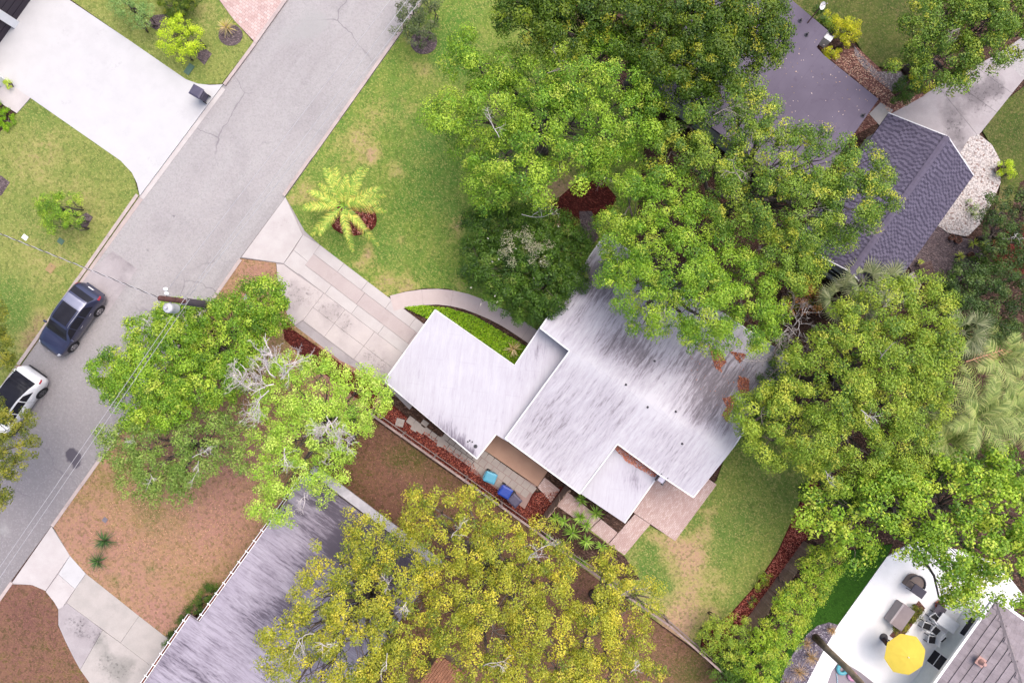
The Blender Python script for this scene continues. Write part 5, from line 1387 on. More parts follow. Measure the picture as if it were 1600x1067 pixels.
rosette('grass_clump', 'pale pink ornamental grass in the round mulch ring at the brick drive', 357, 47, .62, list(pal((206, 176, 140), (220, 190, 160), (176, 170, 90), (196, 184, 70))), 150, .15, cat='grass', w=.01)
for px, py, r, lab in ((168, 842, .85, 'upper dark green spiky plant on the dry yard'), (158, 874, .75, 'lower dark green spiky plant on the dry yard')):
    rosette('spiky_plant', lab, px, py, r, list(pal((70, 100, 56), (86, 118, 60), (60, 88, 50))), 46, .1, 'spiky plants on the dry yard', 'plant', .035)
for px, py, r, lab in ((1494, 402, .4, 'green strap-leaved plant in the sandy bed'), (1533, 383, .42, 'yellow strap-leaved plant by the potted group'), (1515, 381, .4, 'pale strap-leaved plant by the potted group'), (1555, 346, .3, 'yellow plant by the dark evergreens'), (1433, 411, .26, 'small green plant against the garage eave')):
    rosette('garden_plant', lab, px, py, r, list(pal((170, 182, 70), (150, 170, 60), (196, 196, 96))), 40, .1, 'small plants right of the garage', 'plant', .03)
tall = empty('palm_trunk'); tag(tall, 'tall bare leaning-looking palm trunk rising from the gravel bed', 'palm')
b = W(1274, 995, .1)
tp = [b + Vector((random.uniform(-.12, .12), random.uniform(-.12, .12), 0)) * (1 if i else 0) + Vector((0, 0, i * 2.0)) for i in range(8)]
tubes('trunk', [(tp, [.24, .19, .18, .17, .17, .16, .16, .15])], plain('palm_bark', alb(212, 190, 164), .95, .1, var=.2), tall, 10)
for i in range(14):
    feather_frond(tall, tp[-1], i * 2.4, .5 - i * .06, 1.8, yc, .4, 18, .4)

# ---------------------------------------------------------------- leaf litter
lc = pal((168, 92, 66), (190, 116, 84), (140, 74, 56), (204, 140, 108), (120, 70, 58))
def litter(name, polys, zf, n, size, cols_=lc, parent=None, pile=.04):
    P = []
    areas = []
    W2 = [pw(p, 3.3 if callable(zf) else zf) for p in polys]
    for p in W2:
        areas.append(abs(sum(p[i].x * p[i - 1].y - p[i - 1].x * p[i].y for i in range(len(p)))) / 2)
    for p, a in zip(W2, areas):
        k = int(n * a / sum(areas)); xs = [q.x for q in p]; ys = [q.y for q in p]; c = 0
        while c < k:
            x, y = random.uniform(min(xs), max(xs)), random.uniform(min(ys), max(ys))
            if inpoly(x, y, p):
                P.append((x, y, (zf(x, y) if callable(zf) else zf) + .012 + random.random() * pile)); c += 1
    P = np.array(P); m = len(P)
    return leaf_mesh(name, P, RNG.normal(size=(m, 3)) * .3 + np.array([0, 0, 1]), size * RNG.uniform(.6, 1.3, m), cols_[RNG.integers(0, len(cols_), m)] * RNG.uniform(.7, 1.2, m)[:, None], parent, kind='stuff')
random.seed(81)
litter('leaf_litter', [[(1108, 535), (1114, 545), (1128, 550), (1136, 566), (1126, 575), (1130, 583), (1118, 575), (1112, 555)], [(1142, 549), (1168, 553), (1164, 562), (1156, 568), (1150, 558)], [(1155, 588), (1172, 592), (1170, 612), (1160, 620), (1152, 604)],
                       [(1128, 622), (1146, 618), (1150, 630), (1140, 642), (1134, 660), (1126, 648), (1134, 636)]], zmain, 2200, .085)
litter('leaf_litter', [[(963, 692), (1027, 740), (1022, 746), (1000, 733), (980, 722), (960, 700)]], zC - .115, 900, .08, pal((196, 120, 92), (206, 136, 108), (180, 106, 84)))
litter('wood_chips', [[(604, 628), (640, 657), (740, 725), (752, 745), (818, 795), (838, 826), (700, 731), (588, 650)], [(838, 770), (872, 768), (838, 826), (815, 800)]], ZL + .02, 5200, .085, pal((110, 44, 36), (136, 62, 50), (160, 84, 66), (180, 104, 84), (88, 40, 38)))
litter('wood_chips', [[(1268, 748), (1282, 762), (1260, 840), (1213, 925), (1166, 1000), (1104, 1006), (1140, 962), (1182, 915), (1217, 862)]], ZL + .02, 4200, .09, pal((126, 52, 46), (150, 72, 62), (172, 96, 82), (190, 120, 104)))
litter('wood_chips', [[(552 + 33 * math.cos(a), 337 + 31 * math.sin(a)) for a in [i * math.pi / 10 for i in range(20)]]], ZL + .02, 1400, .1, pal((126, 52, 46), (150, 72, 62), (176, 100, 90), (200, 140, 130)))
litter('fallen_leaves', [[(583, 660), (700, 745), (850, 850), (1100, 1040), (900, 1100), (650, 1100), (500, 760)]], ZL, 9000, .075, pal((124, 84, 74), (140, 100, 86), (154, 116, 104), (110, 74, 66), (126, 112, 66)), pile=.02)
litter('fallen_leaves', [[(300, 620), (440, 600), (560, 600), (540, 680), (420, 830), (300, 900), (130, 840)]], ZL, 6000, .07, pal((190, 144, 118), (176, 128, 104), (200, 156, 130), (164, 114, 96), (160, 148, 94)), pile=.02)
litter('fallen_leaves', [[(1300, 90), (1345, 80), (1400, 150), (1440, 152), (1392, 178)]], ZL + .02, 900, .09, pal((206, 160, 140), (180, 130, 112), (224, 186, 160)), pile=.02)

litter('leaf_litter', [[(1200, 40), (1290, 60), (1365, 155), (1310, 225), (1220, 210), (1180, 110)]], zD, 130, .085, pal((214, 196, 190), (190, 170, 160), (170, 140, 120), (150, 130, 110)), pile=.01)
litter('leaf_litter', [[(1060, 540), (1150, 520), (1210, 575), (1150, 680), (1110, 650)]], zmain, 160, .08, pal((176, 110, 84), (140, 96, 80), (120, 100, 90)), pile=.01)
# ================================================================== FENCES
def board_fence(name, label, pts, h, mat, horizontal=False, z0=.1, nb=5):
    root = empty(name); tag(root, label, 'fence')
    me_c = {}
    for (a, b) in zip(pts[:-1], pts[1:]):
        A, B = W(*a, z0), W(*b, z0); L = (B - A).length; d = (B - A).normalized(); ang = math.atan2(d.y, d.x); nrm_ = Vector((-d.y, d.x, 0))
        n = max(1, round(L / 2.1)); seg = L / n
        for i in range(n + 1):
            p = A + d * (seg * i)
            if 'post' not in me_c: me_c['post'] = MB().box((0, 0, h / 2 + .04), (.1, .1, h + .08)).add([(-.06, -.06, h + .08), (.06, -.06, h + .08), (.06, .06, h + .08), (-.06, .06, h + .08), (0, 0, h + .13)], [(0, 1, 4), (1, 2, 4), (2, 3, 4), (3, 0, 4), (3, 2, 1, 0)]).data('post', mat)
            link('post', me_c['post'], None, root, loc=(p.x, p.y, z0), rot=(0, 0, ang + random.uniform(-.03, .03)))
        if horizontal:
            key = ('b', round(seg, 2))
            if key not in me_c: me_c[key] = MB().box((0, 0, 0), (seg - .02, .03, .085)).data('board', mat)
            for i in range(n):
                c = A + d * (seg * (i + .5))
                for k in range(nb):
                    q = c + nrm_ * (.055 if k % 2 else -.055)
                    link('board', me_c[key], None, root, loc=(q.x, q.y, z0 + .16 + k * (h - .2) / (nb - 1)), rot=(random.uniform(-.02, .02), random.uniform(-.006, .006), ang))
            ck = ('c', round(seg, 2))
            if ck not in me_c: me_c[ck] = MB().box((0, 0, 0), (seg - .01, .09, .03)).data('cap_rail', mat)
            for i in range(n):
                c = A + d * (seg * (i + .5)); link('cap_rail', me_c[ck], None, root, loc=(c.x, c.y, z0 + h + .015), rot=(0, 0, ang))
        else:
            bw = .142
            if 'pk' not in me_c:
                me_c['pk'] = [MB().box((0, 0, h / 2 * s), (bw - .01, .022, h * s)).data('board', mat) for s in (1.0, .985, 1.012)]
            m_ = int(L / bw)
            for k in range(m_):
                c = A + d * (bw * (k + .5)) - nrm_ * .05
                link('board', random.choice(me_c['pk']), None, root, loc=(c.x, c.y, z0 + random.uniform(0, .02)), rot=(random.uniform(-.02, .02), random.uniform(-.015, .015), ang + random.uniform(-.04, .04)))
            for z in (.35, h - .3):
                MB().bar(A + Vector((0, 0, z)) + nrm_ * .01, B + Vector((0, 0, z)) + nrm_ * .01, .04, .09).build('rail', mat, root)
    return root
random.seed(91)
board_fence('fence', 'long horizontal-rail wooden fence along the side yard and back lawn', [(586, 641), (730, 743), (838, 820), (886, 856), (1037, 960), (1136, 1048)], 1.7, MT['fence'], True, nb=4)
board_fence('gate_fence', 'short solid brown plank fence with gate between roof and rail fence', [(886, 757), (838, 820)], 1.75, MT['fence_brown'])
board_fence('return_fence', 'dark shade-coloured plank fence from the rail fence corner to the grey roof', [(584, 646), (520, 735)], 1.6, m_wood('shaded_fence_wood', alb(112, 96, 96), alb(140, 122, 118)))  # shade on these boards is put into their wood colour
board_fence('plank_fence', 'weathered plank fence behind the red mulch bed, against the hedge', [(1256, 846), (1150, 992)], 1.5, MT['fence_brown'])

# ================================================================== POOL DECK
MT['turf'] = m_lawn('artificial_turf', alb(52, 96, 22), alb(60, 106, 28), alb(70, 112, 36), alb(70, 112, 36))
sheet('turf_strip', [(1330, 860), (1395, 850), (1386, 871), (1310, 977), (1262, 1067), (1255, 1130), (1170, 1130), (1205, 1055)], ZL + .006, MT['turf'])
MT['dark_gravel'] = m_gravel('grey_stone_gravel', alb(116, 106, 122), alb(160, 150, 164), alb(214, 206, 214), 11)
sheet('gravel_bed', [(1310, 976), (1296, 972), (1278, 977), (1262, 990), (1249, 1006), (1230, 1036), (1219, 1067), (1215, 1110), (1250, 1125), (1262, 1067), (1285, 1018)], ZL + .03, MT['dark_gravel'])
deck_ = sheet('pool_deck', [(1386, 870), (1310, 976), (1285, 1020), (1261, 1067), (1245, 1130), (1470, 1130), (1520, 1040), (1600, 930), (1560, 880), (1440, 840)], ZL + .04, MT['deck'])
sheet('planting_bed', [(1436, 938), (1446, 950), (1405, 1003), (1390, 993)], ZL + .055, MT['mulch_pink'], skirt=.02)
m = Mat('pool_water', .12, .5); m.col(m.mix(m.noise(1.2, 3), alb(168, 158, 168), alb(188, 176, 182)))
sheet('pool', [(1311, 1034), (1322, 1036), (1345, 1050), (1370, 1070), (1390, 1110), (1290, 1110), (1293, 1067), (1300, 1048)], ZL + .05, m.m, skirt=.02)
def ring(name, label, px, py, R0, r0, mat):
    vs, fs = [], []; nu, nv = 28, 10
    for i in range(nu):
        for j in range(nv):
            a, b_ = 2 * math.pi * i / nu, 2 * math.pi * j / nv
            vs.append(((R0 + r0 * math.cos(b_)) * math.cos(a), (R0 + r0 * math.cos(b_)) * math.sin(a), r0 + r0 * .85 * math.sin(b_)))
            fs.append((i * nv + j, ((i + 1) % nu) * nv + j, ((i + 1) % nu) * nv + (j + 1) % nv, i * nv + (j + 1) % nv))
    w = W(px, py, .16)
    root = empty(name, (w.x, w.y, ZL + .055)); tag(root, label, 'pool float', 'pool ring floats')
    mesh('tube', vs, fs, mat, root, True)
    MB().lathe([(.022, 0), (.02, .03), (.008, .035)], (R0, 0, r0 * 1.8), 8).build('valve', MT['white'], root)
ring('pool_float', 'turquoise inflatable ring at the pool edge', 1315, 1044, .26, .11, plain('turquoise', alb(110, 206, 222), .35, var=.06))
ring('pool_float', 'pink inflatable ring beside the turquoise one', 1331, 1055, .22, .10, plain('float_pink', alb(240, 170, 210), .35, var=.06))
hose = []
for i in range(16):
    t = i / 15; q = W(1307 - 8 * t + 5 * math.sin(t * 3), 1052 + 40 * t, ZL + .08); hose.append(q)
tag(MB().tube(hose, .03, 6).build('pool_hose', plain('hose_blue', alb(190, 226, 246), .4), smooth=True), 'pale blue hose curving down from the turquoise ring', 'hose')
# parasol
um = empty('parasol', W(1413, 1021, 2.3)); um.location.z = ZL + .045; tag(um, 'open yellow octagonal parasol on the pool deck', 'parasol')
c0 = W(1413, 1021, 2.35); um.location.x, um.location.y = c0.x, c0.y
Ru = 1.22; vs = [(0, 0, 2.62)]; fs = []
K = 8
for ri, (rr, zz) in enumerate(((.35, 2.53), (.75, 2.38), (1.0, 2.26))):
    for k in range(K * 2):
        a = 2 * math.pi * k / (K * 2) + .2; f = 1.0 if k % 2 == 0 else .935
        vs.append((Ru * rr * f * math.cos(a), Ru * rr * f * math.sin(a), zz - (0 if k % 2 == 0 else -.02)))
n_ = K * 2
fs += [(0, 1 + k, 1 + (k + 1) % n_) for k in range(n_)]
for r_ in range(2):
    b_ = 1 + r_ * n_; fs += [(b_ + k, b_ + n_ + k, b_ + n_ + (k + 1) % n_, b_ + (k + 1) % n_) for k in range(n_)]
yc_ = plain('yellow_canvas', alb(252, 224, 92), .8, .2, var=.03)
cv = mesh('canopy', vs, fs, yc_, um)
cv.modifiers.new('thick', 'SOLIDIFY').thickness = .012
MB().tube([(0, 0, 0), (0, 0, 2.7)], .025, 8).build('pole', MT['white'], um)
MB().lathe([(.25, 0), (.25, .05), (.05, .09), (.04, .3)], (0, 0, 0), 16).build('base', MT['dark_metal'], um)
for k in range(8):
    a = 2 * math.pi * k / 8 + .2
    MB().bar((0, 0, 2.55), (Ru * .98 * math.cos(a), Ru * .98 * math.sin(a), 2.22), .015, .015).build('rib', MT['white'], um)

def box_thing(name, label, cat, px, py, z, parts, rz=A_ROAD, group=None):
    root = empty(name, W(px, py, z), rz); tag(root, label, cat, group)
    for nm, boxes, mat, bev in parts:
        mb = MB()
        for c, s in boxes: mb.box(c, s)
        mb.build(nm, mat, root, bevel=bev)
    return root
taupe = plain('taupe', alb(178, 162, 164), .7, var=.05); pale_t = plain('pale_taupe', alb(212, 200, 202), .7, var=.05)
box_thing('storage_box', 'long taupe outdoor storage box with lid on the pool deck', 'storage box', 1400, 957, ZL + .05,
          [('box', [((0, 0, .32), (1.42, .92, .62))], pale_t, .03), ('lid', [((0, -.06, .67), (1.46, .78, .07))], taupe, .02), ('hinge_rail', [((0, .4, .68), (1.46, .14, .09))], pale_t, .02)], A_ROAD)
# round fronted covered seat
ds = empty('daybed', W(1424, 910, ZL + .05), A_ROAD + math.pi); tag(ds, 'rounded taupe patio seat with a square charcoal top', 'patio seat')
half = [(-.1, -.5), (.35, -.5)] ; arc = [(-.1 - .55 * math.sin(t), -.5 * math.cos(t) * -1) for t in [math.pi * i / 12 for i in range(13)]]
pts_ = [(.35, .5), (-.1, .5)] + [(-.1 - .5 * math.sin(math.pi * i / 12), .5 * math.cos(math.pi * i / 12)) for i in range(1, 12)] + [(-.1, -.5), (.35, -.5)]
MB().prism(ccw([Vector(p) for p in pts_]), 0, .45).build('seat', plain('seat_fabric', alb(176, 158, 150), .9), ds, bevel=.03)
rimp = [Vector((p[0] * 1.02, p[1] * 1.02, .5)) for p in pts_[1:-1]]
MB().tube(rimp, .05, 8).build('rim', MT['dark_metal'], ds, smooth=True)
MB().box((.22, 0, .95), (.55, .85, .08)).build('top_panel', plain('charcoal', alb(104, 98, 112), .7), ds, bevel=.02)
for sx, sy in ((-.02, .38), (-.02, -.38), (.46, .38), (.46, -.38)): MB().box((sx, sy, .7), (.05, .05, .5)).build('post', MT['dark_metal'], ds)
# dining furniture
box_thing('patio_table', 'white patio table beside the tiled house wall', 'table', 1470, 966, ZL + .05,
          [('table_top', [((0, 0, .72), (.72, 1.25, .05))], MT['white'], .01)] + [('leg', [((sx * .3, sy * .55, .35), (.06, .06, .7))], MT['metal'], 0) for sx in (-1, 1) for sy in (-1, 1)], A_ROAD + .0)
def chair(label, px, py, rz, i):
    return box_thing('patio_chair', label, 'chair', px, py, ZL + .05,
        [('seat', [((0, 0, .44), (.46, .46, .05))], MT['white'], .01), ('cushion', [((0, 0, .5), (.36, .4, .07))], MT['black'], .02), ('backrest', [((-.22, 0, .68), (.05, .46, .45))], MT['white'], .01)] +
        [('leg', [((sx * .2, sy * .2, .21), (.04, .04, .42))], MT['dark_metal'], 0) for sx in (-1, 1) for sy in (-1, 1)], rz, 'black and white patio chairs')
for i, (lab, px, py, rz) in enumerate((('black and white patio chair nearest the white table', 1453, 960, .6), ('black and white patio chair left of the middle, by the planting bed', 1441, 973, 1.2), ('black and white patio chair in the middle of the cluster', 1455, 980, 2.4), ('black and white patio chair nearest the parasol', 1449, 994, 3.0), ('black and white patio chair against the house wall', 1464, 991, -.8))):
    chair(lab, px, py, rz, i)
box_thing('side_table', 'dark grey low side table under the broadleaf branches', 'table', 1462, 950, ZL + .05, [('table_top', [((0, 0, .42), (.6, .6, .05))], plain('slate', alb(120, 112, 124), .5), .01)] + [('leg', [((sx * .25, sy * .25, .2), (.04, .04, .4))], MT['dark_metal'], 0) for sx in (-1, 1) for sy in (-1, 1)])
def pot(name, label, px, py, r, h, mat, z=ZL + .05, group=None, soil=True):
    root = empty(name, W(px, py, z)); tag(root, label, 'pot', group)
    MB().lathe([(r * .7, 0), (r, h), (r * 1.06, h), (r * 1.06, h - .03), (r * .9, h - .02), (r * .86, h - .06)], (0, 0, 0), 18, cap=False).build('rim', mat, root, smooth=False)
    MB().lathe([(r * .88, 0), (r * .88, .02), (.01, .03)], (0, 0, h - .08), 14).build('soil', MT['ground'], root)
    return root
terra = plain('terracotta', alb(170, 116, 96), .85); stone = plain('stone_pot', alb(190, 172, 164), .9); brownp = plain('brown_pot', alb(98, 72, 72), .7)
pot('round_planter', 'round dark brown planter beside the parasol', 1381, 999, .2, .45, brownp)
pot('shallow_bowl', 'shallow red-orange bowl under the broadleaf branches', 1467, 944, .28, .14, plain('orange_bowl', alb(226, 104, 66), .5))
pot('stone_pot', 'round stone pot on the white gravel edge', 1557, 266, .24, .3, stone, ZL + .03)
for px, py, r, mt_, lab in ((1484, 372, .16, terra, 'terracotta pot, leftmost of the pot group by the white gravel'), (1494, 376, .2, terra, 'larger terracotta pot in the pot group by the white gravel'), (1514, 399, .17, terra, 'terracotta pot below the strap-leaved plants'), (1522, 404, .15, stone, 'pale pot below the strap-leaved plants'), (1548, 335, .12, stone, 'small pale pot by the dark evergreens')):
    pot('plant_pot', lab, px, py, r, .28, mt_, ZL + .02, 'plant pots right of the garage')
# slatted pallet by the garage
pal_ = empty('slatted_bench', W(1443, 424, ZL + .03), A_ROAD + .95); tag(pal_, 'brown slatted wooden bench beside the shingled garage', 'bench')
me_s = MB().box((0, 0, 0), (.075, .78, .03)).data('slat', m_wood('slat_wood', alb(110, 84, 82), alb(142, 116, 110)))
for i in range(9): link('slat', me_s, None, pal_, loc=((i - 4) * .115, 0, .42))
for sy in (-1, 1):
    MB().box((0, sy * .34, .37), (1.0, .06, .06)).build('rail', MT['bark'], pal_)
    for sx in (-1, 1): MB().box((sx * .45, sy * .34, .19), (.06, .06, .36)).build('leg', MT['bark'], pal_)
box_thing('white_bench', 'small white bench among plants right of the gravel', 'bench', 1537, 371, ZL + .03, [('seat', [((0, 0, .4), (.62, .22, .04))], MT['white'], .01), ('leg', [((-.25, 0, .2), (.04, .2, .38))], MT['white'], 0), ('leg', [((.25, 0, .2), (.04, .2, .38))], MT['white'], 0)], .45)

# ================================================================== BINS
def bin_(label, px, py, rz, body, lid, s=1.0):
    root = empty('wheelie_bin', W(px, py, ZL + .05), rz); tag(root, label, 'bin', 'wheelie bins')
    r2 = lambda hx, hy, z: [(-hx, -hy, z), (hx, -hy, z), (hx, hy, z), (-hx, hy, z)]
    vs = r2(.24 * s, .22 * s, .08) + r2(.3 * s, .28 * s, .95 * s) + r2(.33 * s, .30 * s, .96 * s) + r2(.33 * s, .30 * s, 1.0 * s)
    fs = [(3, 2, 1, 0)] + [(i * 4 + k, i * 4 + (k + 1) % 4, i * 4 + 4 + (k + 1) % 4, i * 4 + 4 + k) for i in range(3) for k in range(4)] + [(12, 13, 14, 15)]
    mesh('body', vs, fs, body, root)
    lz = 1.005 * s
    vs = r2(.36 * s, .32 * s, lz) + r2(.36 * s, .32 * s, lz + .035) + r2(.25 * s, .22 * s, lz + .08) ; fs = [(i * 4 + k, i * 4 + (k + 1) % 4, i * 4 + 4 + (k + 1) % 4, i * 4 + 4 + k) for i in range(2) for k in range(4)] + [(8, 9, 10, 11), (3, 2, 1, 0)]
    l = mesh('lid', vs, fs, lid, root); mo = l.modifiers.new('bevel', 'BEVEL'); mo.width = .02; mo.segments = 2
    MB().box((.02, 0, lz + .086), (.16 * s, .14 * s, .01)).build('lid_panel', lid, l)
    MB().tube([(-.40 * s, -.22 * s, .95 * s), (-.40 * s, .22 * s, .95 * s)], .02, 8).build('handle', lid, root)
    for sy in (-1, 1):
        MB().bar((-.3 * s, sy * .22 * s, .95 * s), (-.41 * s, sy * .22 * s, .95 * s), .03, .04).build('handle_bracket', lid, root)
        MB().tube([(-.24 * s, sy * .24 * s - .03, .12), (-.24 * s, sy * .24 * s + .03, .12)], .12, 14).build('wheel', MT['black'], root)
    return root
cy = plain('bin_cyan', alb(104, 190, 220), .45, var=.05); bl = plain('bin_blue', alb(46, 82, 190), .45, var=.06); nv = plain('bin_navy', alb(96, 90, 116), .5, var=.06)
bin_('light cyan wheelie bin on the side-yard pavers', 767, 741, A_V + .25, cy, cy)
bin_('royal blue wheelie bin between the cyan and dark bins', 790, 763, A_V + .1 - math.pi / 2 * 0, bl, bl, 1.02)
bin_('dark navy wheelie bin rightmost on the side-yard pavers', 804, 776, A_V - .15, nv, nv, .98)
bin_('navy wheelie bin standing alone on the white driveway', 319, 153, A_V + .1 + math.pi, nv, nv, 1.02)
# utility covers
def cover(label, px, py, sx, sy, mat, rz=A_ROAD):
    root = empty('utility_cover', W(px, py, ZL), rz); tag(root, label, 'cover', 'utility covers in the lawns')
    MB().box((0, 0, .012), (sx + .08, sy + .08, .03)).build('frame', mat, root)
    MB().box((0, 0, .03), (sx, sy, .012)).build('lid', mat, root)
    MB().box((0, sy * .3, .037), (sx * .25, .03, .006)).build('lift_slot', MT['dark_metal'], root)
gpm = plain('cover_green', alb(104, 138, 116), .7)
cover('green utility lid on the lawn near the lime bush, upper of two', 298, 105, .26, .3, gpm); cover('green utility lid on the lawn near the lime bush, lower of two', 293, 112, .26, .3, gpm)
cover('green utility lid on the lawn below the rounded bush', 95, 377, .24, .3, gpm)
cover('tan square utility lid on the lawn above the dark car', 79, 419, .36, .48, plain('cover_tan', alb(202, 170, 120), .8), A_V)
cover('white utility lid at the left lawn under the service cable', 39, 371, .2, .26, MT['white'])
cover('grey utility lid on the dry yard by the street', 164, 812, .2, .2, plain('cover_grey', alb(150, 142, 152), .8))
cover('pale valve lid near the top of the dry yard beside the pole', 385, 466, .3, .3, plain('cover_pale', alb(190, 186, 196), .8))

# ================================================================== UTILITY POLE AND WIRES
pl = empty('utility_pole', W(250, 466, 10.0)); pl.location.z = .1
tag(pl, 'wooden utility pole with a white transformer leaning over the street in view', 'utility pole')
MB().tube([(0, 0, 0), (0, 0, 4.5), (0, 0, 9.9)], [.17, .155, .13], 12).build('pole', plain('pole_wood', alb(132, 96, 92), .95, .1, var=.25), pl, smooth=True)
MB().tube([(.0, -.02, .2), (.0, -.02, 7.6)], [.2, .185], 10).build('conduit', plain('pole_sleeve', alb(86, 76, 84), .6), pl, smooth=True)
MB().lathe([(.05, 0), (.24, .05), (.25, .1), (.25, .75), (.22, .82), (.08, .88), (.06, 1.0)], (.05, -.42, 8.5), 18).build('transformer', plain('can_grey', (.42, .42, .44, 1), .5), pl, smooth=False)
MB().bar((0, 0, 9.0), (.05, -.3, 9.0), .06, .1).build('transformer_bracket', MT['metal'], pl)
MB().bar((0, 0, 9.3), (.1, .5, 9.45), .05, .05).build('arm', MT['metal'], pl)
for y, z in ((.45, 9.5), (.25, 9.4)):
    MB().lathe([(.03, 0), (.09, .03), (.05, .07), (.09, .1), (.05, .14), (.07, .18), (.02, .22)], (.09, y, z), 12).build('insulator', MT['white'], pl)
MB().lathe([(.19, 0), (.2, .02), (.2, .1), (.19, .12)], (0, 0, 7.5), 12).build('band', MT['metal'], pl)
wire_m = plain('wire_pale', alb(228, 224, 228), .5); wire_d = plain('wire_dark', alb(90, 84, 90), .6)
def wire(label, a, b, za, zb, sag, r, mat, name='power_line', parent=None):
    A, B = W(*a, za), W(*b, zb)
    pts = [A.lerp(B, i / 24) - Vector((0, 0, sag * (1 - (2 * i / 24 - 1) ** 2))) for i in range(25)]
    o = MB().tube(pts, r, 6).build(name, mat, parent, smooth=True)
    if label: tag(o, label, 'wire', 'overhead power lines')
    return o
wire('upper left of the overhead lines running up the street', (262, 452), (760, -195), 9.6, 9.4, .0, .012, wire_m)
wire('second overhead line, nearer the front lawn, running up the street', (289, 464), (790, -205), 8.2, 8.4, .0, .012, wire_m)
wire('third overhead line close to the kerb at the top of the street', (296, 462), (826, -215), 7.9, 8.1, .0, .013, wire_m)
wire('outer overhead line running down to the lower left corner', (289, 466), (-140, 1088), 8.2, 8.2, 0, .012, wire_m)
wire('inner overhead line running down to the lower left corner', (296, 468), (-130, 1092), 7.9, 7.9, 0, .012, wire_m)
sv = empty('service_cable'); tag(sv, 'twisted service cable from the pole across the street to the left edge', 'cable')
A, B = W(250, 466, 9.0), W(-60, 341, 8.0)
for ph, mt_, nm in ((0, wire_d, 'dark_strand'), (math.pi, wire_m, 'bare_strand')):
    pts = []
    for i in range(241):
        t = i / 240; a = ph + t * 90; d = (B - A).normalized(); s_ = Vector((-d.y, d.x, 0))
        pts.append(A.lerp(B, t) + (s_ * math.cos(a) + Vector((0, 0, 1)) * math.sin(a)) * .018)
    MB().tube(pts, .017, 5).build(nm, mt_, sv, smooth=True)

